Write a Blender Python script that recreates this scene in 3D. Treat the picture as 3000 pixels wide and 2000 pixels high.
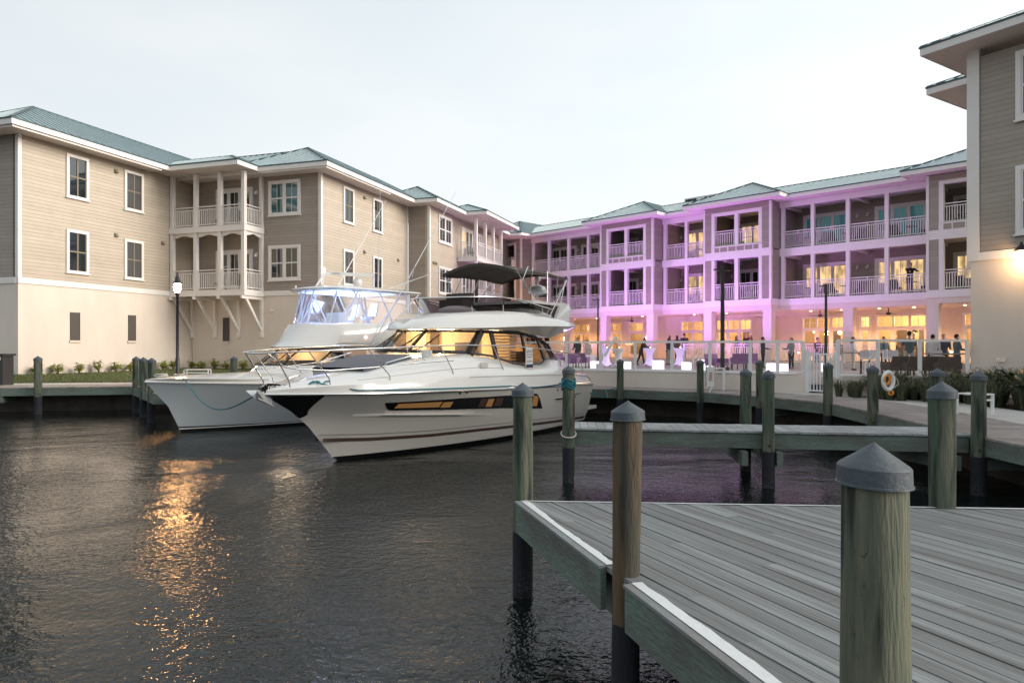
import bpy, bmesh, math, random
from mathutils import Vector, Matrix
R = math.radians
scn = bpy.context.scene
for o in list(bpy.data.objects): bpy.data.objects.remove(o)
# ---------------------------------------------------------------- camera, sky, sun, exposure
cd = bpy.data.cameras.new('camera'); cam = bpy.data.objects.new('camera', cd); scn.collection.objects.link(cam)
cd.sensor_width = 36; cd.lens = 24.9; cd.shift_y = 13/3000; cd.clip_end = 3000; cd.clip_start = .05
cam.location = (0, 0, 2.46); cam.rotation_euler = (R(90), 0, 0); scn.camera = cam
SUN_EL, SUN_AZ = 19, 100          # azimuth clockwise from +Y (the view direction)
w = bpy.data.worlds.new('World'); scn.world = w; w.use_nodes = True
nt = w.node_tree; bg = nt.nodes['Background']
sky = nt.nodes.new('ShaderNodeTexSky'); sky.sky_type = 'NISHITA'; sky.sun_disc = False
sky.sun_elevation = R(SUN_EL); sky.sun_rotation = R(SUN_AZ); sky.air_density = 1.0; sky.dust_density = 6.0; sky.ozone_density = 1.5
hs = nt.nodes.new('ShaderNodeHueSaturation'); hs.inputs['Saturation'].default_value = .34
nt.links.new(sky.outputs[0], hs.inputs['Color'])
# thin high cloud veil: evens the sky out and whitens it
tc = nt.nodes.new('ShaderNodeTexCoord'); cn = nt.nodes.new('ShaderNodeTexNoise'); cn.inputs['Scale'].default_value = 1.6; cn.inputs['Detail'].default_value = 5
mp = nt.nodes.new('ShaderNodeMapping'); mp.inputs['Scale'].default_value = (1, 1, 3.2)
nt.links.new(tc.outputs['Generated'], mp.inputs[0]); nt.links.new(mp.outputs[0], cn.inputs['Vector'])
cr = nt.nodes.new('ShaderNodeValToRGB'); cr.color_ramp.elements[0].position = .40; cr.color_ramp.elements[1].position = .64
cr.color_ramp.elements[0].color = (4.35, 4.80, 5.0, 1); cr.color_ramp.elements[1].color = (4.95, 5.2, 5.3, 1)
nt.links.new(cn.outputs['Fac'], cr.inputs[0])
mx = nt.nodes.new('ShaderNodeMixRGB'); mx.inputs[0].default_value = .62
# the veil is thicker and brighter on the side of the low sun
dp = nt.nodes.new('ShaderNodeVectorMath'); dp.operation = 'DOT_PRODUCT'; dp.inputs[1].default_value = (.62, .72, -.30); nt.links.new(tc.outputs['Generated'], dp.inputs[0])
gr = nt.nodes.new('ShaderNodeMapRange'); gr.inputs[1].default_value = -.2; gr.inputs[2].default_value = 1; gr.inputs[3].default_value = .90; gr.inputs[4].default_value = 1.42; nt.links.new(dp.outputs['Value'], gr.inputs[0])
vs_ = nt.nodes.new('ShaderNodeVectorMath'); vs_.operation = 'SCALE'; nt.links.new(cr.outputs[0], vs_.inputs[0]); nt.links.new(gr.outputs[0], vs_.inputs['Scale'])
nt.links.new(hs.outputs[0], mx.inputs[1]); nt.links.new(vs_.outputs[0], mx.inputs[2]); nt.links.new(mx.outputs[0], bg.inputs['Color'])
bg.inputs['Strength'].default_value = .15
sd = bpy.data.lights.new('sun', 'SUN'); sd.energy = 2.6; sd.angle = R(36); sd.color = (1, .86, .72)
so = bpy.data.objects.new('sun', sd); scn.collection.objects.link(so)
sdir = Vector((math.sin(R(SUN_AZ))*math.cos(R(SUN_EL)), math.cos(R(SUN_AZ))*math.cos(R(SUN_EL)), math.sin(R(SUN_EL))))
so.rotation_euler = sdir.to_track_quat('Z', 'Y').to_euler()
scn.view_settings.view_transform = 'Standard'; scn.view_settings.look = 'None'; scn.view_settings.exposure = .45; scn.view_settings.gamma = 1
# ---------------------------------------------------------------- helpers
BASE = {}
def link(o, parent=None):
    scn.collection.objects.link(o)
    if parent: o.parent = parent
    return o
def props(o, label=None, cat=None, group=None, kind=None):
    if label: o['label'] = label
    if cat: o['category'] = cat
    if group: o['group'] = group
    if kind: o['kind'] = kind
    return o
def thing(name, loc, label, cat, group=None, rz=0, world=False):
    """Empty at the thing's base. world=True: parts are written in world coordinates."""
    o = bpy.data.objects.new(name, None); o.location = loc; o.rotation_euler = (0, 0, rz); o.empty_display_size = .2
    link(o); props(o, label, cat, group)
    BASE[o.name] = Vector(loc) if world else Vector((0, 0, 0))
    return o
def base_of(o):
    while o is not None:
        if o.name in BASE: return BASE[o.name]
        o = o.parent
    return Vector((0, 0, 0))
class MB:
    def __init__(s): s.v = []; s.f = []; s.sm = False
    def add(s, vs, fs):
        n = len(s.v); s.v += [tuple(p) for p in vs]; s.f += [tuple(i+n for i in f) for f in fs]; return s
    def box8(s, p):
        return s.add(p, [(0,3,2,1),(4,5,6,7),(0,1,5,4),(1,2,6,5),(2,3,7,6),(3,0,4,7)])
    def box(s, x0, x1, y0, y1, z0, z1, fr=None):
        P = fr.P if fr else (lambda a, b, c: (a, b, c))
        return s.box8([P(x0,y0,z0),P(x1,y0,z0),P(x1,y1,z0),P(x0,y1,z0),P(x0,y0,z1),P(x1,y0,z1),P(x1,y1,z1),P(x0,y1,z1)])
    def poly(s, pts): return s.add(pts, [tuple(range(len(pts)))])
    def prism(s, pts, off):
        n = len(pts); off = Vector(off); a = [Vector(p) for p in pts]; b = [p+off for p in a]
        return s.add(a+b, [tuple(range(n))[::-1], tuple(range(n, 2*n))] + [(i, (i+1) % n, (i+1) % n+n, i+n) for i in range(n)])
    def beam(s, p0, p1, w_, h, up=(0,0,1)):
        p0 = Vector(p0); p1 = Vector(p1); d = (p1-p0).normalized(); up = Vector(up)
        if abs(d.dot(up)) > .99: up = Vector((1,0,0))
        x = d.cross(up).normalized(); y = x.cross(d).normalized(); x *= w_/2; y *= h/2
        return s.box8([p0-x-y, p0+x-y, p1+x-y, p1-x-y, p0-x+y, p0+x+y, p1+x+y, p1-x+y])
    def tube(s, pts, r, seg=8, cap=True):
        pts = [Vector(p) for p in pts]; n = len(pts); rr = r if isinstance(r, (list, tuple)) else [r]*n
        rings = []; prev = None
        for i, p in enumerate(pts):
            d = (pts[min(i+1, n-1)]-pts[max(i-1, 0)]).normalized()
            if prev is None: x = d.cross(Vector((0,0,1)) if abs(d.z) < .95 else Vector((1,0,0))).normalized()
            else: x = (prev-d*prev.dot(d)).normalized()
            prev = x; y = d.cross(x)
            rings.append([p+(x*math.cos(2*math.pi*k/seg)+y*math.sin(2*math.pi*k/seg))*rr[i] for k in range(seg)])
        return s.rings(rings, True, cap)
    def rings(s, rings, closed=True, cap=False):
        n = len(rings[0]); vs = [p for r in rings for p in r]; fs = []
        for i in range(len(rings)-1):
            for k in range(n if closed else n-1):
                a, b = i*n+k, i*n+(k+1) % n; fs.append((a, b, b+n, a+n))
        if cap: fs += [tuple(range(n))[::-1], tuple(range((len(rings)-1)*n, len(rings)*n))]
        return s.add(vs, fs)
    def lathe(s, prof, c=(0,0,0), seg=20, cap=True, ax=None, nx=1, ny=1):
        c = Vector(c)
        return s.rings([[c+Vector((r*nx*math.cos(2*math.pi*k/seg), r*ny*math.sin(2*math.pi*k/seg), z)) for k in range(seg)] for r, z in prof], True, cap)
    def sphere(s, c, r, seg=12, sz=1):
        n = seg//2; return s.lathe([(max(r*math.sin(math.pi*i/n), .0004), -r*sz*math.cos(math.pi*i/n)) for i in range(n+1)], c, seg)
    def build(s, name, m, parent=None, smooth=None, rots=False):
        me = bpy.data.meshes.new(name); b = base_of(parent)
        me.from_pydata([(x-b.x, y-b.y, z-b.z) for x, y, z in s.v], [], s.f); me.update()
        bm = bmesh.new(); bm.from_mesh(me)
        if s.f: bmesh.ops.recalc_face_normals(bm, faces=bm.faces)
        bm.to_mesh(me); bm.free()
        ms = m if isinstance(m, (list, tuple)) else [m]
        for q in ms: me.materials.append(q)
        if smooth is not None:
            me.polygons.foreach_set('use_smooth', [True]*len(me.polygons)); me.set_sharp_from_angle(angle=R(smooth))
        o = bpy.data.objects.new(name, me); link(o, parent); return o
class Fr:
    """local frame: a along u, b along n (outwards), c up"""
    def __init__(s, o, ang, z=0):
        s.o = Vector((o[0], o[1], z)); s.u = Vector((math.cos(ang), math.sin(ang), 0)); s.n = Vector((s.u.y, -s.u.x, 0))
    def P(s, a, b, c): return s.o+s.u*a+s.n*b+Vector((0, 0, c))
    def dirv(s, a, b, c): return s.u*a+s.n*b+Vector((0, 0, c))
def kids(o): return [c for c in bpy.data.objects if c.parent == o]
def dup(root, loc, rz=0, label=None, scale=None):
    r = root.copy(); scn.collection.objects.link(r); r.location = loc; r.rotation_euler = (0, 0, rz)
    if label: r['label'] = label
    if scale: r.scale = scale
    for ch in kids(root):
        c = ch.copy(); scn.collection.objects.link(c); c.parent = r
        for g in kids(ch):
            d = g.copy(); scn.collection.objects.link(d); d.parent = c
    return r
def text_mesh(txt, size, P0, u, v, name, m, parent, ext=.002):
    """flat lettering as a mesh; u reading direction, v up direction"""
    cu = bpy.data.curves.new('t', 'FONT'); cu.body = txt; cu.size = size; cu.extrude = ext; cu.align_x = 'CENTER'; cu.align_y = 'CENTER'; cu.resolution_u = 2
    o = bpy.data.objects.new('t', cu); scn.collection.objects.link(o); bpy.context.view_layer.update()
    me = bpy.data.meshes.new_from_object(o.evaluated_get(bpy.context.evaluated_depsgraph_get())); bpy.data.objects.remove(o)
    u = Vector(u).normalized(); v = Vector(v).normalized(); n = u.cross(v); b = base_of(parent)
    for q in me.vertices: q.co = Vector(P0)+u*q.co.x+v*q.co.y+n*q.co.z-b
    me.materials.clear(); me.materials.append(m); r = bpy.data.objects.new(name, me); return link(r, parent)
# ---------------------------------------------------------------- materials
M = {}
def mat(name, col, rough=.6, metal=0, var=.0, vs=3.0, bump=0, bs=20, spec=.5, coat=0, emit=None, es=0, tr=0, stretch=None, island=0, alpha=1):
    m = bpy.data.materials.new(name); m.use_nodes = True; t = m.node_tree; p = t.nodes['Principled BSDF']; L = t.links
    p.inputs['Base Color'].default_value = (*col, 1); p.inputs['Roughness'].default_value = rough; p.inputs['Metallic'].default_value = metal
    p.inputs['Specular IOR Level'].default_value = spec; p.inputs['Coat Weight'].default_value = coat; p.inputs['Coat Roughness'].default_value = .05
    if emit: p.inputs['Emission Color'].default_value = (*emit, 1); p.inputs['Emission Strength'].default_value = es
    if tr: p.inputs['Transmission Weight'].default_value = tr
    if alpha < 1: p.inputs['Alpha'].default_value = alpha
    tc = t.nodes.new('ShaderNodeTexCoord'); mpn = t.nodes.new('ShaderNodeMapping'); mpn.inputs['Scale'].default_value = stretch or (1,1,1); L.new(tc.outputs['Object'], mpn.inputs[0])
    src = None
    if var or island:
        n = t.nodes.new('ShaderNodeTexNoise'); n.inputs['Scale'].default_value = vs; n.inputs['Detail'].default_value = 6; n.inputs['Roughness'].default_value = .62; L.new(mpn.outputs[0], n.inputs['Vector'])
        mr = t.nodes.new('ShaderNodeMapRange'); mr.inputs[1].default_value = .28; mr.inputs[2].default_value = .72; mr.inputs[3].default_value = 1-var; mr.inputs[4].default_value = 1+var; L.new(n.outputs['Fac'], mr.inputs[0])
        fac = mr.outputs[0]
        if island:
            g = t.nodes.new('ShaderNodeNewGeometry'); mi = t.nodes.new('ShaderNodeMapRange'); mi.inputs[3].default_value = 1-island; mi.inputs[4].default_value = 1+island; L.new(g.outputs['Random Per Island'], mi.inputs[0])
            mm = t.nodes.new('ShaderNodeMath'); mm.operation = 'MULTIPLY'; L.new(fac, mm.inputs[0]); L.new(mi.outputs[0], mm.inputs[1]); fac = mm.outputs[0]
        vm = t.nodes.new('ShaderNodeVectorMath'); vm.operation = 'SCALE'; vm.inputs[0].default_value = col; L.new(fac, vm.inputs['Scale']); L.new(vm.outputs[0], p.inputs['Base Color']); src = vm
    if bump:
        b = t.nodes.new('ShaderNodeBump'); n2 = t.nodes.new('ShaderNodeTexNoise'); n2.inputs['Scale'].default_value = bs; n2.inputs['Detail'].default_value = 5; L.new(mpn.outputs[0], n2.inputs['Vector'])
        b.inputs['Strength'].default_value = min(bump, 1); b.inputs['Distance'].default_value = .02; L.new(n2.outputs['Fac'], b.inputs['Height']); L.new(b.outputs[0], p.inputs['Normal'])
    M[name] = m; return m
def nd(m, typ, **k):
    n = m.node_tree.nodes.new(typ)
    for a, b in k.items(): setattr(n, a, b)
    return n
def siding(name, col, period):
    """horizontal lap boards: saw-tooth bump and a thin dark line painted as the shade under each board"""
    m = mat(name, col, .62, var=.07, vs=1.3); t = m.node_tree; L = t.links; p = t.nodes['Principled BSDF']
    g = nd(m, 'ShaderNodeNewGeometry'); sx = nd(m, 'ShaderNodeSeparateXYZ'); L.new(g.outputs['Position'], sx.inputs[0])
    d = nd(m, 'ShaderNodeMath', operation='DIVIDE'); d.inputs[1].default_value = period; L.new(sx.outputs[2], d.inputs[0])
    fr = nd(m, 'ShaderNodeMath', operation='FRACT'); L.new(d.outputs[0], fr.inputs[0])
    inv = nd(m, 'ShaderNodeMath', operation='SUBTRACT'); inv.inputs[0].default_value = 1; L.new(fr.outputs[0], inv.inputs[1])
    b = nd(m, 'ShaderNodeBump'); b.inputs['Distance'].default_value = .018; L.new(inv.outputs[0], b.inputs['Height']); L.new(b.outputs[0], p.inputs['Normal'])
    gap = nd(m, 'ShaderNodeMapRange'); gap.inputs[1].default_value = .0; gap.inputs[2].default_value = .09; gap.inputs[3].default_value = .55; gap.inputs[4].default_value = 1; L.new(fr.outputs[0], gap.inputs[0])  # lap shadow put into the base colour as a dark line
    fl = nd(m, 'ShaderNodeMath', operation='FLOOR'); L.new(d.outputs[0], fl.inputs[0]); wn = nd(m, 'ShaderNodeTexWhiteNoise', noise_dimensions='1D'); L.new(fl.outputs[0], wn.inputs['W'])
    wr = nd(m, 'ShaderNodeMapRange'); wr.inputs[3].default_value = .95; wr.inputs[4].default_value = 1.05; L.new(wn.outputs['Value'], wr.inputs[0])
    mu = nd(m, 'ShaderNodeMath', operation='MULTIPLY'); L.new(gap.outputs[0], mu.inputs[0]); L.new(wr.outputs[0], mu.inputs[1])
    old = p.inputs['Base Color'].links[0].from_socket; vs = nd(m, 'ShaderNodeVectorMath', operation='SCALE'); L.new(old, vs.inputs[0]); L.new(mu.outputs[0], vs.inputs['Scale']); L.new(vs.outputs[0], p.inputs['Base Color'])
    return m
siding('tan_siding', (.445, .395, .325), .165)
siding('brown_or_shaded_siding', (.33, .29, .25), .165)  # brown boards; also the tan siding's shaded copy on the left building
mat('cream_stucco', (.66, .60, .535), .85, var=.07, vs=.9, bump=.35, bs=60, stretch=(1, 1, .35))
mat('white_trim', (.74, .72, .70), .5, var=.03, vs=2)
mat('soffit', (.62, .57, .54), .7, var=.03)
mat('roof_metal', (.32, .405, .43), .36, metal=.3, var=.07, vs=.7)
mat('roof_edge', (.05, .09, .10), .4, metal=.3)
mat('dark_glass', (.012, .02, .024), .04, spec=1.0, coat=.6)
mat('teal_glass', (.02, .10, .115), .05, spec=1.0, coat=.6)
mat('shutter_dark', (.055, .06, .07), .55, var=.1, vs=8)
mat('muntin_tan', (.20, .17, .12), .6)
mat('vent_dark', (.085, .075, .068), .6)
mat('lit_window', (.3, .22, .1), .2, emit=(1, .66, .30), es=.8, coat=.5, var=.2, vs=2)
_m = M['lit_window']; _t = _m.node_tree; _p = _t.nodes['Principled BSDF']     # curtain pattern: folds and brighter parts of the room
_c = _t.nodes.new('ShaderNodeTexCoord'); _mp = _t.nodes.new('ShaderNodeMapping'); _mp.inputs['Scale'].default_value = (2.2, 2.2, .9); _t.links.new(_c.outputs['Object'], _mp.inputs[0]); _n = _t.nodes.new('ShaderNodeTexNoise'); _n.inputs['Scale'].default_value = 1.3; _n.inputs['Detail'].default_value = 3; _t.links.new(_mp.outputs[0], _n.inputs['Vector'])
_r = _t.nodes.new('ShaderNodeMapRange'); _r.inputs[1].default_value = .35; _r.inputs[2].default_value = .65; _r.inputs[3].default_value = .22; _r.inputs[4].default_value = 1.0; _t.links.new(_n.outputs['Fac'], _r.inputs[0]); _t.links.new(_r.outputs[0], _p.inputs['Emission Strength'])
mat('door_white', (.66, .64, .62), .5, var=.03)
mat('concrete_path', (.54, .52, .50), .9, var=.08, vs=1.2, bump=.3, bs=60)
mat('terrace_floor', (.34, .30, .29), .75, var=.1, vs=2)
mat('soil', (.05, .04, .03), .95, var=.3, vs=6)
mat('black_metal', (.018, .018, .02), .35, metal=.2)
mat('black_plastic', (.03, .03, .032), .5)
mat('gelcoat', (.74, .74, .72), .16, coat=.6, var=.015, vs=.8)
mat('gelcoat_hull', (.70, .68, .64), .14, coat=.7, var=.015, vs=.6)
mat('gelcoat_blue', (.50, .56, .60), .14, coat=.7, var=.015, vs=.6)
mat('antifoul', (.008, .008, .01), .5)
mat('stripe_brown', (.085, .055, .045), .25)
mat('stripe_grey', (.25, .24, .22), .3)
mat('chrome', (.8, .8, .8), .16, metal=1)
mat('galvanised', (.50, .53, .55), .38, metal=.5)
mat('alu_white', (.72, .74, .76), .3, coat=.3)
mat('canvas', (.075, .062, .052), .9, var=.12, vs=12, bump=.2, bs=120)
mat('cushion', (.13, .135, .16), .85, var=.08, vs=6)
mat('black_gloss', (.01, .01, .012), .12, coat=.5)
mat('window_frame_black', (.015, .015, .018), .2)
mat('rope_teal', (.01, .16, .2), .8, var=.3, vs=60)
mat('rope_white', (.55, .52, .48), .9, var=.2, vs=40)
mat('cap_grey', (.062, .08, .095), .55, var=.16, vs=9, bump=.25, bs=35)
mat('spandex', (.74, .72, .75), .8)
mat('wicker', (.10, .075, .06), .8, var=.3, vs=30, bump=.5, bs=60)
mat('purple_lit_fabric', (.22, .10, .24), .8, var=.2, vs=8)  # terrace chair fabric, purple light put into its colour
mat('buoy_orange', (.75, .30, .05), .5)
mat('sign_white', (.78, .78, .76), .5)
mat('sign_navy', (.02, .035, .09), .5)
mat('grass_blade', (.10, .125, .04), .8, island=.4, var=.2)
mat('lawn_ground', (.095, .11, .045), .95, var=.35, vs=2.2)
mat('croton_leaf', (.34, .38, .09), .55, island=.5, var=.3)
mat('tall_grass', (.075, .085, .042), .8, island=.55, var=.2)
mat('paradise_leaf', (.028, .05, .024), .45, island=.4, var=.2)
mat('stem', (.05, .05, .025), .8)
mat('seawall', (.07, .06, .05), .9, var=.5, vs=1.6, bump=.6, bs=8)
mat('skin', (.42, .26, .19), .55)
for n_, c_ in dict(cloth_black=(.018,.018,.022), cloth_grey=(.24,.24,.26), cloth_jeans=(.08,.12,.22), cloth_teal=(.06,.10,.12), cloth_white=(.6,.58,.6), cloth_beige=(.42,.37,.31), cloth_navy=(.02,.03,.06), cloth_brown=(.12,.07,.05), hair_dark=(.02,.014,.01), hair_brown=(.08,.045,.025), cloth_rust=(.3,.16,.06)).items(): mat(n_, c_, .85, var=.1, vs=10)
def emis(name, col, st):
    m = mat(name, (.8,.8,.8), .4, emit=col, es=st); return m
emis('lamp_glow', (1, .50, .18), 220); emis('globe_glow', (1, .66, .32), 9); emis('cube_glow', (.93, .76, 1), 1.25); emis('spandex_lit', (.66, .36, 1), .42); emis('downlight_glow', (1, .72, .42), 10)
emis('led_blue', (.42, .58, 1), 1.1); emis('led_purple', (.7, .4, 1), 2.5); emis('nav_light', (1, .8, .55), 25); emis('red_light', (1, .35, .25), 6); emis('candle_glow', (1, .5, .15), 8)
emis('saloon_wall', (1, .70, .36), .55)
emis('cabin_glow', (1, .48, .16), .13)
M['cabin_glow'].node_tree.nodes['Principled BSDF'].inputs['Base Color'].default_value = (.05, .03, .02, 1)
def glassy(name, tint, tp, rough=.03):
    m = bpy.data.materials.new(name); m.use_nodes = True; t = m.node_tree; t.nodes.clear(); L = t.links
    o = t.nodes.new('ShaderNodeOutputMaterial'); a = t.nodes.new('ShaderNodeBsdfTransparent'); g = t.nodes.new('ShaderNodeBsdfGlossy'); d = t.nodes.new('ShaderNodeBsdfDiffuse')
    a.inputs[0].default_value = (*tint, 1); g.inputs['Roughness'].default_value = rough; d.inputs[0].default_value = (*[c*.6 for c in tint], 1)
    f = t.nodes.new('ShaderNodeFresnel'); f.inputs[0].default_value = 1.18 if name == 'smoked' else 1.5; m1 = t.nodes.new('ShaderNodeMixShader'); m2 = t.nodes.new('ShaderNodeMixShader')
    m1.inputs[0].default_value = 1-tp; L.new(a.outputs[0], m1.inputs[1]); L.new(d.outputs[0], m1.inputs[2]); L.new(f.outputs[0], m2.inputs[0]); L.new(m1.outputs[0], m2.inputs[1]); L.new(g.outputs[0], m2.inputs[2]); L.new(m2.outputs[0], o.inputs[0])
    M[name] = m; return m
glassy('clear_glass', (.95, .955, .97), .985); glassy('clear_vinyl', (.93, .93, .97), .95, .08); glassy('smoked', (.30, .26, .275), .96); glassy('room_glass', (.95, .93, .88), .97)
glassy('saloon_glass', (.66, .60, .54), .985); glassy('white_vinyl', (.86, .88, .92), .35, .15)
# weathered wood: grain runs along the given stretch; z bands for piles
def wood(name, c1, c2, stretch, vs=2.2, island=.12, moss=None, pile=False):
    m = mat(name, c1, .85, var=.22, vs=vs*3, bump=.55, bs=9, stretch=stretch, island=island); t = m.node_tree; L = t.links; p = t.nodes['Principled BSDF']
    old = p.inputs['Base Color'].links[0].from_socket
    tc = nd(m, 'ShaderNodeTexCoord'); mp_ = nd(m, 'ShaderNodeMapping'); mp_.inputs['Scale'].default_value = [a*.35 for a in stretch]; 
    oi = nd(m, 'ShaderNodeObjectInfo'); ad = nd(m, 'ShaderNodeVectorMath', operation='ADD'); L.new(tc.outputs['Object'], ad.inputs[0])
    sc_ = nd(m, 'ShaderNodeVectorMath', operation='SCALE'); sc_.inputs[0].default_value = (13, 7, 3); L.new(oi.outputs['Random'], sc_.inputs['Scale']); L.new(sc_.outputs[0], ad.inputs[1]); L.new(ad.outputs[0], mp_.inputs[0])
    n = nd(m, 'ShaderNodeTexNoise'); n.inputs['Scale'].default_value = vs; n.inputs['Detail'].default_value = 7; n.inputs['Roughness'].default_value = .65; L.new(mp_.outputs[0], n.inputs['Vector'])
    mr = nd(m, 'ShaderNodeMapRange'); mr.inputs[1].default_value = .42; mr.inputs[2].default_value = .62; L.new(n.outputs['Fac'], mr.inputs[0])
    mxn = nd(m, 'ShaderNodeMix', data_type='RGBA'); L.new(mr.outputs[0], mxn.inputs[0]); L.new(old, mxn.inputs[6]); mxn.inputs[7].default_value = (*c2, 1); cur = mxn.outputs[2]
    if pile:
        # dark streaks, an orange-brown bare side, and the black wrapped band that ends in barnacles
        n3 = nd(m, 'ShaderNodeTexNoise'); n3.inputs['Scale'].default_value = 1.5; n3.inputs['Detail'].default_value = 6; mp3 = nd(m, 'ShaderNodeMapping'); mp3.inputs['Scale'].default_value = (7, 7, .8); L.new(ad.outputs[0], mp3.inputs[0]); L.new(mp3.outputs[0], n3.inputs['Vector'])
        r3 = nd(m, 'ShaderNodeMapRange'); r3.inputs[1].default_value = .50; r3.inputs[2].default_value = .63; L.new(n3.outputs['Fac'], r3.inputs[0]); x3 = nd(m, 'ShaderNodeMix', data_type='RGBA'); L.new(r3.outputs[0], x3.inputs[0]); L.new(cur, x3.inputs[6]); x3.inputs[7].default_value = (*moss, 1); cur = x3.outputs[2]
        sx = nd(m, 'ShaderNodeSeparateXYZ'); L.new(tc.outputs['Object'], sx.inputs[0])
        nz = nd(m, 'ShaderNodeTexNoise'); nz.inputs['Scale'].default_value = 14; L.new(tc.outputs['Object'], nz.inputs['Vector'])
        za = nd(m, 'ShaderNodeMath', operation='MULTIPLY_ADD'); L.new(nz.outputs['Fac'], za.inputs[0]); za.inputs[1].default_value = .05; L.new(sx.outputs[2], za.inputs[2])
        # drying cracks: thin dark lines that follow the grain
        nc = nd(m, 'ShaderNodeTexNoise'); nc.inputs['Scale'].default_value = 1.0; nc.inputs['Detail'].default_value = 2; mpc = nd(m, 'ShaderNodeMapping'); mpc.inputs['Scale'].default_value = (16, 16, 1.1); L.new(ad.outputs[0], mpc.inputs[0]); L.new(mpc.outputs[0], nc.inputs['Vector'])
        cs_ = nd(m, 'ShaderNodeMath', operation='SUBTRACT'); L.new(nc.outputs['Fac'], cs_.inputs[0]); cs_.inputs[1].default_value = .5; ca = nd(m, 'ShaderNodeMath', operation='ABSOLUTE'); L.new(cs_.outputs[0], ca.inputs[0]); cl_ = nd(m, 'ShaderNodeMath', operation='LESS_THAN'); L.new(ca.outputs[0], cl_.inputs[0]); cl_.inputs[1].default_value = .0008
        xc = nd(m, 'ShaderNodeMix', data_type='RGBA'); L.new(cl_.outputs[0], xc.inputs[0]); L.new(cur, xc.inputs[6]); xc.inputs[7].default_value = (.02, .02, .016, 1); cur = xc.outputs[2]
        b1 = nd(m, 'ShaderNodeMath', operation='LESS_THAN'); b1.inputs[1].default_value = .66; L.new(za.outputs[0], b1.inputs[0])
        x1 = nd(m, 'ShaderNodeMix', data_type='RGBA'); L.new(b1.outputs[0], x1.inputs[0]); L.new(cur, x1.inputs[6]); x1.inputs[7].default_value = (.012, .014, .02, 1); cur = x1.outputs[2]
        vn = nd(m, 'ShaderNodeTexVoronoi'); vn.inputs['Scale'].default_value = 55; L.new(tc.outputs['Object'], vn.inputs['Vector'])
        lt = nd(m, 'ShaderNodeMath', operation='LESS_THAN'); lt.inputs[1].default_value = .22; L.new(vn.outputs['Distance'], lt.inputs[0])
        z2 = nd(m, 'ShaderNodeMapRange'); z2.inputs[1].default_value = .34; z2.inputs[2].default_value = .1; L.new(sx.outputs[2], z2.inputs[0]); mlt = nd(m, 'ShaderNodeMath', operation='MULTIPLY'); L.new(lt.outputs[0], mlt.inputs[0]); L.new(z2.outputs[0], mlt.inputs[1])
        x2 = nd(m, 'ShaderNodeMix', data_type='RGBA'); L.new(mlt.outputs[0], x2.inputs[0]); L.new(cur, x2.inputs[6]); x2.inputs[7].default_value = (.2, .2, .19, 1); cur = x2.outputs[2]
    L.new(cur, p.inputs['Base Color']); return m
wood('deck_wood', (.185, .215, .225), (.20, .195, .192), (1, 1, 1), 3, .30)
wood('fascia_wood', (.13, .175, .15), (.105, .115, .10), (1.2, 1.2, 5), 2.5, .1)
wood('deck_planks', (.21, .232, .236), (.135, .137, .14), (.35, 11, 1), 2.4, .22)
wood('pier_wood', (.33, .355, .365), (.24, .245, .245), (1, 1, 1), 3, .2)
wood('walk_wood', (.33, .295, .28), (.25, .215, .20), (1, 1, 1), 3, .15)
wood('pile_wood', (.060, .088, .064), (.15, .15, .105), (9, 9, 1), 2.2, 0, moss=(.022, .028, .022), pile=True)
wood('pile_brown', (.13, .085, .045), (.06, .058, .045), (9, 9, 1), 2.2, 0, moss=(.028, .026, .02), pile=True)
# plank grain must run along the planks, so the deck mesh is built in a frame turned to the planks
def water_mat():
    m = bpy.data.materials.new('water'); m.use_nodes = True; t = m.node_tree; L = t.links; p = t.nodes['Principled BSDF']
    p.inputs['Base Color'].default_value = (.006, .009, .009, 1); p.inputs['Roughness'].default_value = .04; p.inputs['IOR'].default_value = 1.33; p.inputs['Specular IOR Level'].default_value = .40
    tc = nd(m, 'ShaderNodeTexCoord'); h = None
    for sc, st, wt in (((.35, .8, 1), 1.0, .045), ((2.2, 3.6, 1), 1.0, .016), ((9.5, 9.5, 1), 1.0, .019), ((25, 22, 1), 1.0, .0085)):
        mp_ = nd(m, 'ShaderNodeMapping'); mp_.inputs['Scale'].default_value = sc; mp_.inputs['Rotation'].default_value = (0, 0, R(24)); L.new(tc.outputs['Object'], mp_.inputs[0])
        n = nd(m, 'ShaderNodeTexNoise'); n.inputs['Scale'].default_value = 1; n.inputs['Detail'].default_value = 2; n.inputs['Distortion'].default_value = .5; L.new(mp_.outputs[0], n.inputs['Vector'])
        ml = nd(m, 'ShaderNodeMath', operation='MULTIPLY_ADD'); L.new(n.outputs['Fac'], ml.inputs[0]); ml.inputs[1].default_value = wt
        if h: L.new(h, ml.inputs[2])
        else: ml.inputs[2].default_value = 0
        h = ml.outputs[0]
    # calm lanes and ruffled patches
    cp_ = nd(m, 'ShaderNodeTexNoise'); cp_.inputs['Scale'].default_value = .16; cp_.inputs['Detail'].default_value = 3; cp_.inputs['Distortion'].default_value = 1.2; L.new(tc.outputs['Object'], cp_.inputs['Vector'])
    cr_ = nd(m, 'ShaderNodeMapRange'); cr_.inputs[1].default_value = .38; cr_.inputs[2].default_value = .62; cr_.inputs[3].default_value = .35; cr_.inputs[4].default_value = 1.15; L.new(cp_.outputs['Fac'], cr_.inputs[0]); mh = nd(m, 'ShaderNodeMath', operation='MULTIPLY'); L.new(h, mh.inputs[0]); L.new(cr_.outputs[0], mh.inputs[1]); h = mh.outputs[0]
    b = nd(m, 'ShaderNodeBump'); b.inputs['Strength'].default_value = 1; b.inputs['Distance'].default_value = 1; L.new(h, b.inputs['Height']); L.new(b.outputs[0], p.inputs['Normal'])
    M['water'] = m
water_mat()
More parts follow.
